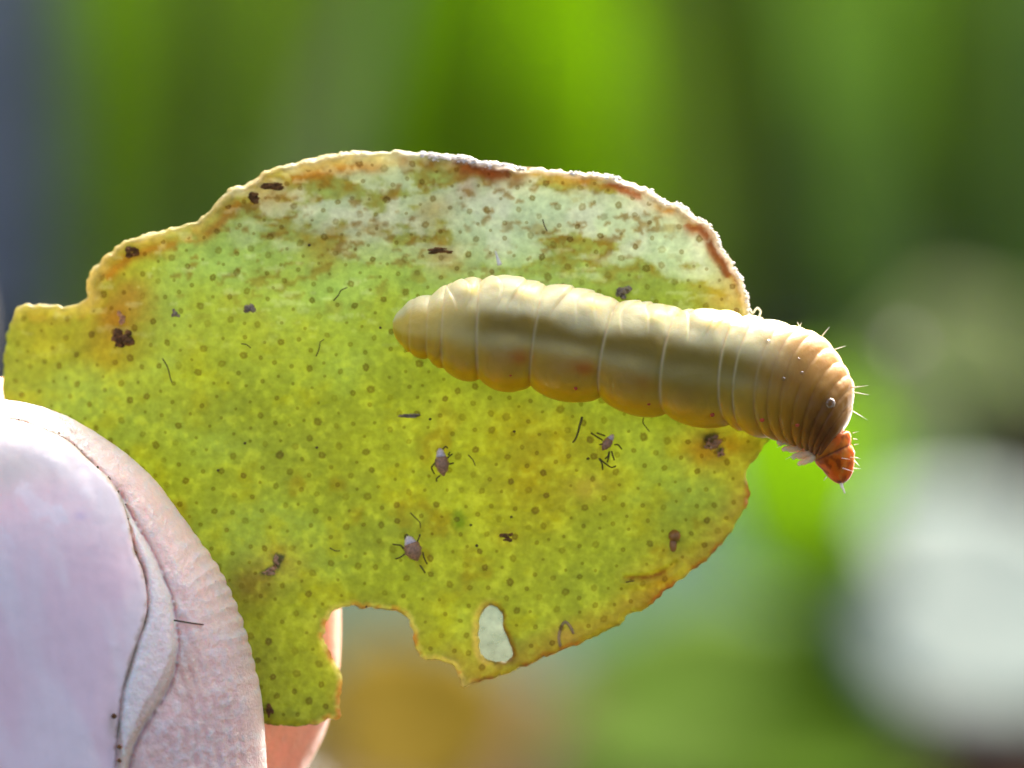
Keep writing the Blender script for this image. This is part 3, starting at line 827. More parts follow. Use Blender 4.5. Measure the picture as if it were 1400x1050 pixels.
# water drops on its skin
def drop_on(qx, qy, r, label):
    dd = np.hypot(X - qx, Y - qy) + (sinP <= 0.05) * 1e6
    j = np.unravel_index(np.argmin(dd), dd.shape)
    v, f_ = blob(P(qx, qy, Z[j] + r * S * 0.45), (r * S, r * S, r * S * .8), 1, 24, 16, 0.0)
    return single("water_drop", v, f_, M['drop'], label, "water drop", "water drops on the caterpillar")
drop_on(1135, 551, 7.0, "largest clear water drop on the brown curled front of the caterpillar")
for q in [(1050, 468, 3.6), (1071, 518, 3.0), (1096, 510, 2.6), (1092, 491, 2.2)]:
    drop_on(*q, "tiny clear water drop on the caterpillar's wrinkled side")

v, f_ = blob(P(1166, 619, 1.3), (3.2 * S,) * 3, 1, 16, 12, 0)  # drop added to give the head a wet highlight
single("water_drop", v, f_, M['drop'], "clear drop added on the orange head as a wet highlight", "water drop", "water drops on the caterpillar")
# ------------------------------------------------------------------ small things lying on the leaf
def aphid(px, py, ang, ln, wd, legs, label):
    b0 = leaf_surface(px, py, 0.0)
    a = thing("aphid", b0, label, "aphid", "dead aphids on the leaf")
    ca, sa = math.cos(ang), math.sin(ang)
    loc = lambda u, v, h=0.0: P(px + ca * u - sa * v, py + sa * u + ca * v, leaf_z(px, py) + 0.24 + h)
    tt = np.linspace(-1, 1, 11)
    prof = np.array([.12, .45, .72, .9, 1.0, 1.0, .92, .78, .62, .5, .2]) * wd * S / 2
    pts = np.array([loc(t * ln / 2, 0, 0.20 + 0.04 * math.cos(t * 2)) for t in tt])
    part("abdomen", *tube(pts[:8], prof[:8] * (1 + 0.1 * np.cos(np.arange(8) * 3)), 12, flat=.75), M['husk'], a)
    part("head", *tube(pts[7:], prof[7:] * 1.02, 10, flat=.8), M['huskw'], a)
    for lg in legs:
        h = [0.20, 0.26, 0.12, 0.03][:len(lg)]
        pl = np.array([P(q[0], q[1], leaf_z(q[0], q[1]) + 0.24 + hh) for q, hh in zip(lg, h)])
        part("leg", *tube(catmull(pl, 0.06), 1.1 * S, 5), M['dark'], a)
    return a
aphid(604, 632, R(-98), 38, 19, [[(598,630),(592,636),(590,640),(594,648)],[(602,650),(597,654),(597,658)],[(611,628),(614,624),(618,621)],[(612,635),(616,634),(620,633)],[(606,614),(609,610),(612,613)],[(613,622),(615,618)]],
      "pale dead aphid husk, slimmest of three, between the caterpillar and the bitten edge")
aphid(564, 750, R(-112), 36, 24, [[(554,753),(548,746),(543,745),(537,744)],[(554,757),(547,762),(541,764)],[(559,736),(557,731),(554,732),(554,738)],[(570,741),(573,735),(574,731)],[(578,755),(580,763),(584,771)],[(574,773),(578,778),(581,783)]],
      "broad silvery dead aphid husk, closest to the bitten notch")
aphid(831, 605, R(-55), 26, 13, [[(824,602),(816,597),(808,592)],[(827,596),(822,594),(816,592)],[(828,608),(823,607),(820,608)],[(840,608),(845,608),(850,614)],[(833,617),(831,624),(827,627)],[(833,618),(832,626),(830,632)],[(836,617),(838,624),(840,629)],[(819,627),(828,634),(836,639),(842,637)],[(819,627),(823,634),(824,642)]],
      "shrivelled dark aphid with spread legs below the caterpillar's belly")

def fibre(pts, r=1.2, label="short dark fibre lying on the leaf", group="dark fibres on the leaf", lift=0.06, zfun=None):
    p = catmull(np.array(pts, float), 3)
    zz = np.array([front_z(a, b) for a, b in p]) + lift if zfun is None else zfun(p)
    v, f_ = tube(P(p[:, 0], p[:, 1], zz), np.linspace(r, r * .7, len(p)) * S, 6)
    return single("dark_fibre", v, f_, M['dark'], label, "fibre", group)
fibre([(796,570),(793,580),(790,592),(787,600),(783,605)], 1.9)
for pts in [[(456,411),(463,403),(466,397),(475,393)],[(432,487),(436,478),(438,467),(443,464)],[(222,490),(229,502),(233,517),(235,523)],[(561,701),(570,710),(574,714),(575,722)],[(451,749),(458,753),(465,753)],
            [(880,571),(879,578),(884,585),(888,590)],[(856,796),(862,795),(867,794)],[(330,470),(337,471),(343,476)],[(742,300),(744,308),(748,316)],[(640,622),(646,628),(650,637)]]:
    fibre(pts, 1.05)
specks = [(588,573),(433,612),(335,606),(423,335),(804,627),(652,746),(699,707),(500,829),(644,718),(520,448),(298,643),(703,590)]
for i, (px, py) in enumerate(specks):
    v, f_ = blob(P(px, py, front_z(px, py) + .04), (2.2 * S, 1.9 * S, 1.8 * S), i, 8, 6, .2)
    single("dark_speck", v, f_, M['dark'], "tiny black speck of dirt on the leaf", "speck", "black specks on the leaf")
def crumb(px, py, rx, ry, rz, mat, label, n=5, seed=0, lift=0.1):
    rr = random.Random(seed); ps = []
    for i in range(2 * n + 3):
        qx, qy = px + rr.uniform(-.8, .8) * rx, py + rr.uniform(-.8, .8) * ry; k = rr.uniform(.22, .6)
        ps.append(blob(P(qx, qy, front_z(qx, qy) + lift * rr.random()), (rx * k * S, ry * k * S, rz * k * S), seed * 10 + i, 9, 6, .6, 2.4))
    v, f_ = join(ps)
    return single("crumb", v, f_, mat, label, "crumb", "crumbs of dirt on the leaf", smooth=False)
crumb(171, 463, 13, 10, 9, M['crumb'], "dark brown crumb in the torn notch above the thumb", 7, 1)
crumb(166, 434, 5, 8, 6, M['scab'], "small rusty crumb just above the dark crumb in the notch", 3, 2)
crumb(347, 271, 8, 7, 7, M['crumb'], "black crumb at the low end of the rolled upper edge's dark streak", 3, 3)
crumb(371, 255, 14, 5, 6, M['crumb'], "long dark crumb lying along the rolled upper edge", 6, 4)
crumb(181, 344, 9, 7, 6, M['crumb'], "blurred dark crumb by the wavy edge over the notch", 4, 5)
crumb(342, 420, 7, 8, 9, M['greycrumb'], "rounded grey crumb on the lime green part", 2, 6)
crumb(851, 401, 9, 8, 10, M['greycrumb'], "glinting grey crumb touching the caterpillar's back", 5, 7)
crumb(370, 972, 5, 10, 6, M['crumb'], "dark crumb on the leaf stub beside the thumb", 3, 8)
crumb(562, 569, 13, 3, 4, M['greycrumb'], "thin grey flake under the caterpillar's tail end", 5, 9)
crumb(692, 735, 7, 5, 3, M['crumb'], "flat brown crumb next to the green blotch", 4, 10)
crumb(240, 428, 5, 5, 6, M['greycrumb'], "pale grey crumb to the side of the torn notch", 3, 11)
crumb(602, 343, 15, 4, 5, M['crumb'], "brown crumbly streak at the peeling white skin", 6, 12)
sp = catmull([(1018,424),(1025,422),(1029,428),(1035,421),(1040,426),(1038,433),(1043,436)], 2)
v, f_ = tube(P(sp[:, 0], sp[:, 1], 0.3 + 0 * sp[:, 0]), 1.5 * S, 6)
single("silk_strand", v, f_, M['silk'], "pale curled strand at the leaf edge behind the caterpillar", "strand")
sp = catmull([(683,362),(680,352),(677,343)], 2)
v, f_ = tube(P(sp[:, 0], sp[:, 1], leaf_z(sp[:, 0], sp[:, 1]) + .5), np.linspace(4.0, .8, len(sp)) * S, 6)
single("silk_strand", v, f_, M['silk'], "pale tapering thread standing behind the caterpillar's widest segment", "strand")

# ------------------------------------------------------------------ the hand
thumb_poly = catmull(THUMB_R, 3.2)
tt = np.gradient(thumb_poly, axis=0); tt /= np.linalg.norm(tt, axis=1)[:, None]
arc = np.concatenate([[0], np.cumsum(np.linalg.norm(np.diff(thumb_poly, axis=0), axis=1))])
sc_ = np.abs(np.sin(math.pi * arc / 21 + 1.5 * fbm(arc / 60, 0 * arc, 91, 2))) - .5
scal = 3.0 * sc_ * sstep(700, 770, thumb_poly[:, 1]) * sstep(960, 900, thumb_poly[:, 1]) + 1.2 * (fbm(arc / 7, 0 * arc, 92, 2) - .5)
thumb_poly = thumb_poly + np.stack([tt[:, 1], -tt[:, 0]], 1) * scal[:, None]
thumb_poly = np.concatenate([thumb_poly, np.stack([-80 - thumb_poly[::-1, 0], thumb_poly[::-1, 1]], 1)[:-1]])
NAIL_R = [(-40,568),(0,571),(36,578),(67,590),(95,604),(114,622),(133,640),(148,653),(161,673),(168,690),(176,716),(184,754),(195,780),(200,808),(201,830),(196,855),(185,885),(174,922),(167,950),(163,985),(161,1020),(160,1050),(158,1120),(140,1200),(80,1260),(-40,1285)]
nail_half = catmull(NAIL_R, 4)
nail_poly = np.concatenate([nail_half, np.stack([-80 - nail_half[::-1, 0], nail_half[::-1, 1]], 1)[1:-1]])
FOLD = catmull([(166,678),(180,705),(197,735),(212,762),(224,790),(234,815),(239,840),(243,870),(242,895),(239,917),(230,942),(216,966),(200,990),(186,1015),(177,1045),(170,1090)], 4)
FLAKE = np.array([(170,690),(195,738),(215,785),(230,845),(234,890),(218,930),(196,965),(180,1000),(168,1032),(166,985),(172,940),(190,885),(204,835),(198,775),(182,735)], float)
TOPLINE = catmull([(-20,549),(20,549),(45,552),(75,562),(100,590),(125,617)], 4)
ZC, TF, TB, WT = 1.6, 6.2, 5.0, 330.0
def prof(d_, e=2.2):
    return np.sqrt(np.clip(1 - (1 - np.clip(d_ / WT, 0, 1)) ** e, 0, 1))
ring_pts = []
nrm_in = np.stack([-np.gradient(thumb_poly, axis=0)[:, 1], np.gradient(thumb_poly, axis=0)[:, 0]], 1)
nrm_in /= np.linalg.norm(nrm_in, axis=1)[:, None] + 1e-9
for dd_ in (1.2, 3.2, 6.2, 10, 15, 21):
    q = thumb_poly + nrm_in * dd_
    ring_pts.append(q[(q[:, 1] < 1895)])
ring_pts = np.concatenate(ring_pts)
dq, _ = seg_dist(ring_pts[:, 0], ring_pts[:, 1], thumb_poly)
ring_pts = ring_pts[(dq > 0.9) & inside(ring_pts[:, 0], ring_pts[:, 1], thumb_poly)]
fine = grid_seeds(thumb_poly, [], 3.6, 24, box=(-30, 540, 380, 1080))
coarse = grid_seeds(thumb_poly, [], 16, 28)
coarse = coarse[~((coarse[:, 0] > -30) & (coarse[:, 1] < 1080))]
TV, TFc = triangulate([thumb_poly], np.concatenate([ring_pts, fine, coarse]))
x, y = TV[:, 0], TV[:, 1]
dT, aT = seg_dist(x, y, thumb_poly)
dN, aN = seg_dist(x, y, nail_poly); inN = inside(x, y, nail_poly)
dF, _ = seg_dist(x, y, FOLD, closed=False)
inFl = inside(x, y, FLAKE); dFl, _ = seg_dist(x, y, FLAKE)
dTop, _ = seg_dist(x, y, TOPLINE, closed=False)
# which side of the fold line: between nail and fold
strip_poly = np.concatenate([FOLD, nail_half[::-1][(nail_half[::-1, 1] > 672) & (nail_half[::-1, 1] < 1095)]])
inS = inside(x, y, strip_poly) & ~inN
def thumb_base(d_): return ZC + TF * prof(d_)
zt = thumb_base(dT)
n1 = fbm(x / 40, y / 40, 95, 3); n2 = fbm(x / 9, y / 9, 96, 3); n3 = fbm(x / 3.5, y / 4.5, 97, 2)
zt = zt - 0.45 * inN * sstep(0, 8, dN)
zt = zt - 0.10 * np.exp(-(dN / 3.2) ** 2) * (y > 600)
zt = zt - 0.30 * np.exp(-(dF / 3.6) ** 2) * (~inN) - 0.18 * sstep(26, 4, dF) * (~inS) * (~inN)
zt = zt + 0.13 * inS * sstep(0, 9, np.minimum(dN, dF))
zt = zt + 0.07 * inFl * sstep(0, 3, dFl) + 0.09 * (n2 - .5) * inFl
zt = zt - 0.16 * np.exp(-(dTop / 2.4) ** 2)
outr = (~inN) & (~inS)
zt = zt + outr * sstep(2, 14, dT) * (0.20 * (n1 - .5) + 0.13 * (n2 - .5) + 0.07 * (n3 - .5))
rg = np.sin(2 * math.pi * (dT + 10 * n1 + 0.06 * y) / 15.0)
zt = zt + 0.035 * rg * outr * sstep(4, 16, dT) * sstep(130, 90, dT) * (0.3 + 0.7 * sstep(820, 920, y)) * sstep(620, 700, y)
rg2 = np.sin(2 * math.pi * aT / 21)
zt = zt + 0.035 * rg2 * outr * np.exp(-dT / 18) * sstep(4, 8, dT) * sstep(700, 760, y) * sstep(980, 900, y)
zbk = ZC - TB * prof(dT, 2.0)
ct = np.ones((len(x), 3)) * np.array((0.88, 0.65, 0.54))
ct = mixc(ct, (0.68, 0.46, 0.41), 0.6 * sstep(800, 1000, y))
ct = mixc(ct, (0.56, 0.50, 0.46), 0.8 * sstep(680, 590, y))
ct = mixc(ct, (0.72, 0.66, 0.63), 0.45 * sstep(.52, .66, n2) * outr)
ct = mixc(ct, (0.58, 0.36, 0.24), 0.55 * np.exp(-(((x - 258) / 14) ** 2 + ((y - 915) / 40) ** 2)))
ct = mixc(ct, (0.76, 0.66, 0.60), 0.85 * inS * 1.0)
ct = mixc(ct, (0.60, 0.45, 0.34), 0.85 * inS * (~inFl) * sstep(870, 910, y))
ct = mixc(ct, (0.84, 0.71, 0.65), 0.8 * inFl * 1.0)
ct = mixc(ct, (0.50, 0.36, 0.28), 0.5 * np.exp(-(dF / 2.2) ** 2) * sstep(.35, .6, n1 + .12))
ct = mixc(ct, (0.26, 0.21, 0.12), 0.85 * np.exp(-(dN / 2.8) ** 2) * sstep(.40, .55, fbm(aN / 22, 0 * aN, 98, 3)))
ct = mixc(ct, (0.20, 0.17, 0.14), 0.7 * np.exp(-(dTop / 3.0) ** 2) * sstep(.40, .6, n2))
ct = mixc(ct, (0.16, 0.13, 0.10), 0.8 * np.exp(-(((y - 546) / 5) ** 2)) * sstep(60, 20, x) )
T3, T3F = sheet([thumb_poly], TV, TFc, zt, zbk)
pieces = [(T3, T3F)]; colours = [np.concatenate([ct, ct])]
# index finger behind the leaf: its tip points across, pad towards the leaf
IX = []
for t in np.linspace(-90, 90, 41):
    a = R(t); ca, sa = math.cos(a), math.sin(a)
    IX.append((90 + 376 * abs(ca) ** 0.8, 850 + 332 * math.copysign(abs(sa) ** 0.8, sa)))
IX = np.array(IX)
index_poly = np.concatenate([[(-1500, 560), (-700, 530), (-200, 518)], IX, [(-200, 1182), (-700, 1190), (-1500, 1180)]])
index_poly = catmull(index_poly, 9, True)
index_poly = index_poly[(index_poly[:, 0] > -1495)]
isd = grid_seeds(index_poly, [], 7, 4, box=(200, 500, 480, 1190))
isd2 = grid_seeds(index_poly, [], 26, 20); isd2 = isd2[isd2[:, 0] < 200]
IV, IF = triangulate([index_poly], np.concatenate([isd, isd2]))
x, y = IV[:, 0], IV[:, 1]
dI, aI = seg_dist(x, y, index_poly)
pi_ = np.sqrt(np.clip(1 - (1 - np.clip(dI / 300, 0, 1)) ** 2, 0, 1))
iz0 = -7.0 - 2.5 * sstep(300, -200, x)
izf = iz0 + 4.6 * pi_ + 0.06 * np.sin(2 * math.pi * (dI + 8 * fbm(x / 60, y / 60, 99, 2)) / 17) * sstep(3, 12, dI)
izb = iz0 - 8.0 * pi_
ci = np.ones((len(x), 3)) * np.array((0.86, 0.40, 0.26))  # redder than the thumb: light shining through is painted into the skin
ci = ci * (0.93 + 0.14 * fbm(x / 20, y / 40, 100, 3))[:, None]
I3, I3F = sheet([index_poly], IV, IF, izf, izb)
pieces.append((I3, I3F)); colours.append(np.concatenate([ci, ci]))
# the rest of the hand, out of frame: palm, wrist and the three folded fingers
def limb(pts, rad, seg=20, flat=1.0):
    p = catmull(np.array(pts, float), 2.5)
    k = np.linspace(0, 1, len(rad)); rr_ = np.interp(np.linspace(0, 1, len(p)), k, rad)
    v, f_ = tube(p, rr_, seg, flat)
    pieces.append((v, f_)); colours.append(np.ones((len(v), 3)) * np.array((0.62, 0.42, 0.36)))
limb([(-22, -38, 1.5), (-24, -50, 0), (-30, -66, -6), (-40, -82, -14)], [8.5, 11, 12.5, 15])
limb([(-60, -10, -9), (-74, -12, -13), (-88, -26, -17), (-88, -52, -20), (-74, -80, -22)], [8.6, 9, 10, 11.5, 14])
for k in range(3):
    zk = -26 - 15 * k; e_ = 6 * k
    limb([(-70, -88, zk), (-92, -66 , zk), (-96, -38, zk), (-78, -24 - e_ * .3, zk), (-58 + e_, -34, zk), (-56 + e_, -48, zk)], [11, 9.5, 9, 8.5, 8, 5.5])
limb([(-62, -78, -16), (-70, -92, -28), (-78, -106, -38), (-90, -150, -46), (-104, -220, -50)], [17, 24, 25, 21, 21], 24)
hand = thing("hand", P(-300, 2600, -10), "hand with pale pink skin, its thumb and forefinger pinching the leaf", "hand")
HVv, HFf = join(pieces)
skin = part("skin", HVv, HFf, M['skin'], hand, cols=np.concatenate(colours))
# the nail plate
NV, NF = triangulate([nail_poly], np.concatenate([grid_seeds(nail_poly, [], 5, 2.5, box=(-40, 560, 210, 1080)), grid_seeds(nail_poly, [], 16, 8)[lambda: slice(None)] if False else np.array([q for q in grid_seeds(nail_poly, [], 16, 8) if not (q[0] > -44 and q[1] < 1084)])]))
x, y = NV[:, 0], NV[:, 1]
dTn, _ = seg_dist(x, y, thumb_poly); dNn, aNn = seg_dist(x, y, nail_poly)
zn = ZC + TF * prof(dTn + 42, 2.2) - 0.12
rd = np.sqrt(1 - (1 - np.clip(dNn / 6, 0, 1)) ** 2)
n1 = fbm(x / 70, y / 70, 101, 3); n2 = fbm(x / 14, y / 14, 102, 3); n3 = fbm((x - .12 * y) / 9, y / 160, 103, 2)
zn = zn + 0.04 * (fbm(x / 5, y / 6, 107, 2) - .5) * sstep(90, 20, dNn) - 0.14 * (1 - rd) - 0.16 * sstep(40, 0, dNn) + 0.10 * (n1 - .5) + 0.025 * (n2 - .5) + 0.03 * (n3 - .5)
cn = np.ones((len(x), 3)) * np.array((0.86, 0.70, 0.68))
cn = mixc(cn, (0.87, 0.63, 0.63), 0.7 * sstep(760, 960, y) * sstep(160, 0, x + 20))
free = sstep(50, -20, y - (690 - 0.32 * np.clip(x, 0, 200) + 30 * (n1 - .5)) + 30)
cn = mixc(cn, (0.62, 0.60, 0.54), 0.9 * free)
cn = mixc(cn, (0.66, 0.65, 0.65), 0.7 * sstep(60, 25, dNn + 30 * (n2 - .5)) * sstep(760, 680, y))
cn = mixc(cn, (0.90, 0.86, 0.84), 0.5 * sstep(.60, .70, fbm(x / 30 - y / 60, y / 24, 105, 4)) * sstep(800, 700, y))
cn = mixc(cn, (0.84, 0.54, 0.56), 0.55 * sstep(.42, .66, fbm((x - .25 * y) / 60, y / 220, 106, 3)) * sstep(690, 800, y))
cn = mixc(cn, (0.52, 0.42, 0.30), 0.6 * np.exp(-(((x - 154) / 7) ** 2 + ((y - 990) / 22) ** 2)))
cn = mixc(cn, (0.60, 0.50, 0.62), 0.6 * np.exp(-(((x - 110) / 9) ** 2 + ((y - 705) / 6) ** 2)))
cn = mixc(cn, (0.40, 0.32, 0.2), 0.7 * sstep(4, 1, dNn) * sstep(.5, .62, fbm(aNn / 14, 0 * aNn, 104, 2)))
N3, N3F = sheet([nail_poly], NV, NF, zn, zn - 0.34)
part("thumbnail", N3, N3F, M['nail'], hand, cols=np.concatenate([cn, cn]))["label"] = "pale lavender thumbnail with grime along its edge"
# grime packed in the groove beside the nail
gm = []
for i in range(70):
    k = random.randrange(len(nail_half)); gx, gy = nail_half[k]
    if gy > 1060 or gx < -10: continue
    if not (590 < gy < 700 or random.random() < .3): continue
    gx += random.uniform(0, 5); gy += random.uniform(-2, 2)
    dz, _ = seg_dist(np.array([gx]), np.array([gy]), thumb_poly)
    r = random.uniform(.9, 2.2) * S
    gm.append(blob(P(gx, gy, float(thumb_base(dz)[0]) - 0.05), (r, r * 1.4, r), i, 6, 5, .3))
o = part("grime", *join(gm), M['grime'], skin); tag(o, kind="stuff")
for (gx, gy, r) in [(184,756,3.2),(193,814,3.6),(197,822,2.6),(156,979,4),(163,1021,3.5),(163,1040,3)]:
    dz, _ = seg_dist(np.array([gx]), np.array([gy]), thumb_poly)
    part("dirt_grain", *blob(P(gx, gy, float(thumb_base(dz)[0]) + .12), (r * S, r * S, r * S * .7), int(gx), 8, 6, .3), M['crumb'], skin)
def thumb_lift(p):
    dz, _ = seg_dist(p[:, 0], p[:, 1], thumb_poly); return thumb_base(dz) + 0.10
fibre([(238,848),(250,850),(262,852),(278,854)], 1.4, "fine dark hair stuck to the thumb's side", None, zfun=thumb_lift)

# ------------------------------------------------------------------ plants in the pond behind
def mat_plant(name, col, transl=.5, rough=.4, noise=.3, nscale=40, spec=.45):
    return mat_plain(name, col, rough=rough, spec=spec, transl=transl, noise=noise, nscale=nscale)
def world_obj(name, V, F, mat, label, cat, group=None):
    V = np.asarray(V, float); base = V[V[:, 2].argmin()].copy()
    o = bpy.data.objects.new(name, mesh_data(name, V - base, F, mat)); COL.objects.link(o)
    o.location = base.tolist(); return tag(o, label, cat, group)
def blade_mesh(root, tip, w, bend=0.0, fold=0.15, n=16, thick=0.0006):
    """long tapering blade with a folded midrib, a closed thin solid"""
    root = np.array(root); tip = np.array(tip); ax = tip - root; L = np.linalg.norm(ax); ax /= L
    view = np.array(FWD); side = np.cross(ax, view); side /= np.linalg.norm(side); nor = np.cross(side, ax)
    V = []; F = []
    for layer in (0, 1):
        for i in range(n + 1):
            t = i / n; ww = w * min(1, 0.45 + 2.2 * t) * (1 - max(0, (t - .35) / .65) ** 1.8) + 0.0004
            c_ = root + ax * L * t + nor * bend * math.sin(t * math.pi / 2) ** 2 * L
            for k in (-1, -.5, 0, .5, 1):
                V.append(c_ + side * ww / 2 * k + nor * (abs(k) * fold * ww - layer * thick))
    m = (n + 1) * 5
    for i in range(n):
        for k in range(4):
            a = i * 5 + k
            F.append((a, a + 1, a + 6, a + 5)); F.append((m + a, m + a + 5, m + a + 6, m + a + 1))
        F.append((i * 5, i * 5 + 5, m + i * 5 + 5, m + i * 5)); F.append((i * 5 + 4, m + i * 5 + 4, m + i * 5 + 9, i * 5 + 9))
    F.append((0, m, m + 1, 1)); 
    return np.array(V), F
def pad_mesh(c_, rx, ry, tilt=(0, 0), cup=0.08, notch=0.35, seg=40, rings=7, seed=0, thick=0.0012, spin=0.0):
    """rounded leaf, a little cupped and wavy, with a notch where its stalk joins"""
    V = []; F = []
    for layer in (0, 1):
        for i in range(rings + 1):
            r = i / rings
            for k in range(seg):
                t = 2 * math.pi * k / seg
                q = 1 - notch * math.exp(-((t - math.pi) / .22) ** 2)
                q *= 1 + .06 * math.sin(3 * t + seed) + .03 * math.sin(7 * t + 2 * seed)
                V.append((rx * r * q * math.cos(t), ry * r * q * math.sin(t), cup * rx * r * r + .04 * rx * r * math.sin(2 * t + seed) - layer * thick))
    V = np.array(V); m = (rings + 1) * seg
    for i in range(rings):
        for k in range(seg):
            a, b = i * seg + k, i * seg + (k + 1) % seg
            F.append((a, a + seg, b + seg, b)); F.append((m + a, m + b, m + b + seg, m + a + seg))
    for k in range(seg):
        a, b = rings * seg + k, rings * seg + (k + 1) % seg
        F.append((a, m + a, m + b, b))
    Mx = Matrix.Rotation(tilt[0], 3, 'X') @ Matrix.Rotation(tilt[1], 3, 'Y') @ Matrix.Rotation(spin, 3, 'Z')
    V = V @ np.array(Mx).T + np.array(c_)
    return V, F
def stalked_pad(name, px, py, h, rx, ry, mat, label, cat, tilt=(0, 0), **kw):
    """leaf at height h over the water with its stalk down into the pond"""
    c_ = np.array(on_water(px, py, h))
    e = bpy.data.objects.new(name, None); COL.objects.link(e); e.location = (c_[0], c_[1], 0); e.empty_display_size = .02
    tag(e, label, cat, "floating and standing leaves on the pond")
    v, f_ = pad_mesh((0, 0, h), rx, ry, tilt, **kw)
    o = bpy.data.objects.new("blade", mesh_data("blade", v, f_, mat)); COL.objects.link(o); o.parent = e
    v, f_ = tube([(0, 0, h - .001), (.002, .004, h * .5 - .01), (.004, .01, -.05)], .002, 8)
    o = bpy.data.objects.new("stalk", mesh_data("stalk", v, f_, mat)); COL.objects.link(o); o.parent = e
    return e
G = {}
G['bright'] = mat_plant("reed_bright", (0.33, 0.50, 0.015), .6, spec=.1)
G['mid'] = mat_plant("reed_mid", (0.28, 0.40, 0.05), .55, spec=.1)
G['deep'] = mat_plant("reed_deep", (0.22, 0.29, 0.09), .5, spec=.1)
G['olive'] = mat_plant("reed_olive", (0.26, 0.39, 0.09), .5, spec=.1)
G['pale'] = mat_plant("reed_pale", (0.36, 0.42, 0.18), .5, spec=.15)
G['teal'] = mat_plant("glaucous_leaf", (0.06, 0.125, 0.095), .2, .8, .25, spec=.06)
G['white'] = mat_plant("pale_glaucous_leaf", (0.125, 0.185, 0.168), .2, .6, .2, spec=.12)
G['yellow'] = mat_plant("yellow_leaf", (0.21, 0.145, 0.006), .4, .8, spec=.06)
G['tan'] = mat_plant("tan_leaf", (0.13, 0.09, 0.05), .35, .8, spec=.06)
G['dead'] = mat_plant("dead_and_gap_leaf", (0.03, 0.016, 0.010), .2, .9, spec=.03)  # also used on leaves added to darken bare water
G['grey'] = mat_plant("sky_reflection_grey", (0.20, 0.22, 0.24), .2, .7, spec=.1)  # even grey-blue in place of sky reflected in the water
G['leafy'] = mat_plant("pond_leaf", (0.075, 0.155, 0.004), .35, .8, .35, spec=.06)
def reed(px_base, py_base, px_top, py_top, w, mat, bend=0.0, label="upright green reed blade in the blurred reed bed", group="reed blades behind the leaf"):
    r0 = on_water(px_base, py_base); dist = (r0 - CAM).dot(FWD)
    tp = W(px_top, py_top, dist + random.uniform(-.05, .10))
    r0.z = -.02
    v, f_ = blade_mesh(r0, tp, w, bend)
    return world_obj("reed_blade", v, f_, mat, label, "reed", group)
# bright mass in the middle, darker to both sides
rr = random.Random(11)
def stand(n, x0, x1, yb, yt, w, mats, lean, label, group):
    for i in range(n):
        b = x0 + (x1 - x0) * (i + rr.random()) / n
        reed(b, rr.uniform(*yb), b + rr.uniform(*lean), rr.uniform(*yt), rr.uniform(*w), rr.choice(mats), rr.uniform(-.03, .03), label, group)
stand(60, 70, 1480, (150, 380), (-900, -350), (.010, .016), [G['mid'], G['deep'], G['olive'], G['bright']], (-260, 260), "upright muted green reed blade at the back of the reed bed", "muted reed blades")
stand(26, 560, 960, (300, 560), (-900, -300), (.011, .018), [G['bright'], G['bright'], G['bright'], G['mid']], (-110, 80), "upright bright yellow-green reed blade in the blurred stand", "bright reed blades")
stand(19, 70, 430, (320, 560), (-900, -200), (.009, .014), [G['mid'], G['bright'], G['mid'], G['olive']], (-80, 220), "upright mid green reed blade in the blurred stand", "mid green reed blades")
stand(12, 1180, 1480, (380, 460), (-600, 0), (.009, .015), [G['mid'], G['pale'], G['pale'], G['olive'], G['deep']], (-120, 120), "upright dull green reed blade in the blurred stand", "dull reed blades")
stand(12, 920, 1180, (330, 470), (-700, -100), (.007, .012), [G['deep'], G['deep'], G['mid']], (-120, 120), "upright dark green reed blade in the dark gap", "dark reed blades")
reed(300, 580, 570, -220, .012, G['pale'], 0, "pale olive reed blade leaning across the mid green stand", None)
reed(1245, 500, 1050, -260, .012, G['olive'], 0, "olive reed blade leaning across the dark gap", None)
reed(-5, 480, -10, -700, .026, G['grey'], 0, "grey-blue blade standing in for sky reflected on the water", None)  # wide blade added as the strip of reflected sky
stalked_pad("lily_pad", 760, 815, .012, .056, .046, G['teal'], "broad teal floating pad behind the bitten edge", "lily pad", (R(8), R(-4)), seed=1)
stalked_pad("lily_pad", 1360, 835, .03, .026, .028, G['white'], "pale whitish-teal pad shining with sky light", "lily pad", (R(18), R(6)), seed=2)
stalked_pad("lily_pad", 1180, 700, .02, .022, .030, G['teal'], "small dusky teal pad between the shining pad and the reeds", "lily pad", (R(10), R(4)), seed=3)
stalked_pad("pond_leaf", 1000, 985, .02, .030, .028, G['leafy'], "bright green leaf in front of the teal pad", "leaf", (R(14), R(5)), seed=4)
stalked_pad("pond_leaf", 1165, 830, .03, .008, .012, G['leafy'], "small upright bright green leaf by the shining pad", "leaf", (R(60), R(0)), seed=5, notch=.1)
stalked_pad("pond_leaf", 1090, 655, .05, .014, .018, G['bright'], "yellow-green leaf behind the caterpillar's head", "leaf", (R(72), R(10)), seed=6, notch=.1)
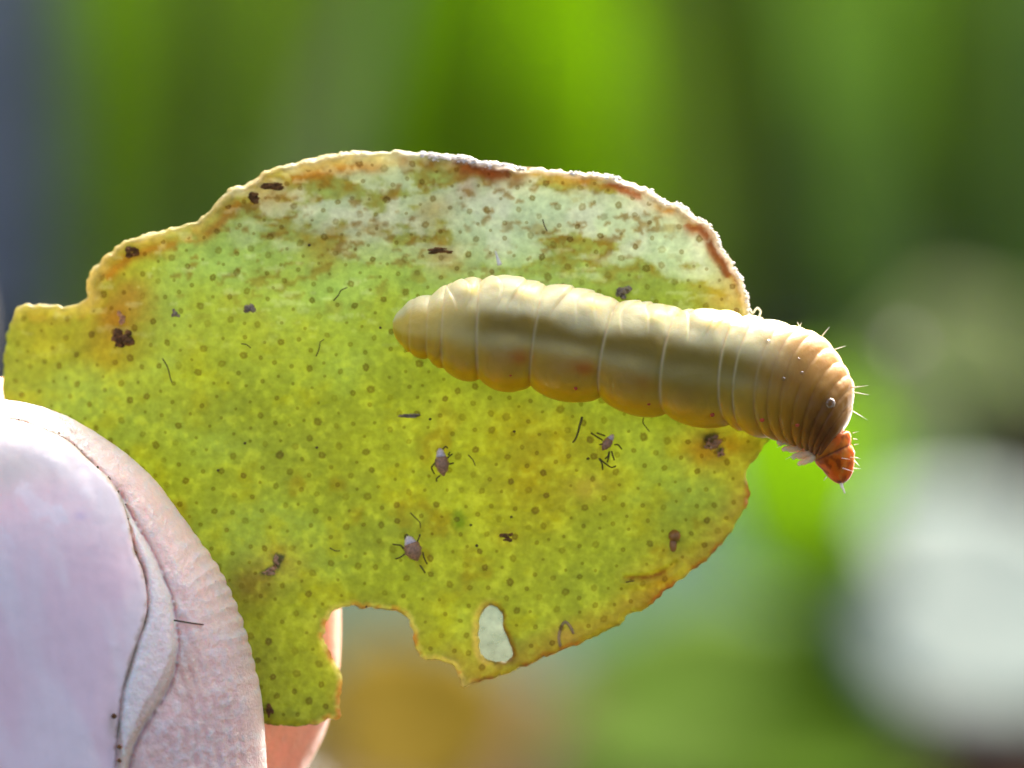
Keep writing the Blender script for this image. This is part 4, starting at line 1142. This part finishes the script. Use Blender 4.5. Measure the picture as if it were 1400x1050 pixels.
stalked_pad("pond_leaf", 560, 985, .02, .017, .022, G['yellow'], "yellow leaf below the bitten notch", "leaf", (R(22), R(0)), seed=7)
stalked_pad("pond_leaf", 740, 1020, .015, .016, .018, G['tan'], "tan fading leaf beside the yellow leaf", "leaf", (R(16), R(8)), seed=8)
stalked_pad("pond_leaf", 1395, 615, .03, .008, .012, G['dead'], "dark brown dead leaf above the shining pad", "leaf", (R(60), R(0)), seed=9, notch=.1)
stalked_pad("pond_leaf", 1310, 560, .03, .018, .020, G['pale'], "dull grey-green leaf standing behind the shining pad", "leaf", (R(45), R(0)), seed=10)
stalked_pad("pond_leaf", 1320, 1030, .008, .022, .018, G['dead'], "blackish leaf added to darken the water gap below the shining pad", "leaf", (R(4), R(0)), seed=12)  # leaf put in where open water came out too grey
gb = on_water(1900, 1500)  # stem and pale bead added to make the blurred ring of a glint
ge = bpy.data.objects.new("glint_stem", None); COL.objects.link(ge); ge.location = gb; ge.empty_display_size = .02
tag(ge, "added thin grass stem with one pale bead standing in for a blurred glint", "grass stem")
gp = catmull([np.array(q) for q in (gb, W(1750, 1000, .66), W(1600, 640, .62), W(1420, 520, .605), W(1235, 475, .60))], .01)
for nm, (v, f_), mt in (("stem", tube(gp, np.linspace(.0006, .00016, len(gp)), 8), G['olive']), ("seed", blob(gp[-1], (.00065, .00065, .00065), 1, 12, 8, 0.05), mat_plant("glint_bead", (.80, .76, .72), .3, .3))):
    o = bpy.data.objects.new(nm, mesh_data(nm, v - np.array(gb), f_, mt)); COL.objects.link(o); o.parent = ge
stalked_pad("pond_leaf", 1000, 1120, .012, .030, .024, G['leafy'], "green leaf added over bright water below the bright green leaf", "leaf", (R(6), R(0)), seed=13)  # this leaf and the next two added to cover bright sky reflection
stalked_pad("pond_leaf", 1330, 1130, .012, .030, .024, G['dead'], "second blackish leaf added over bright water, below the first", "leaf", (R(6), R(0)), seed=14)
stalked_pad("pond_leaf", 620, 1130, .012, .030, .020, G['tan'], "tan leaf added over bright water below the yellow leaf", "leaf", (R(6), R(0)), seed=15)
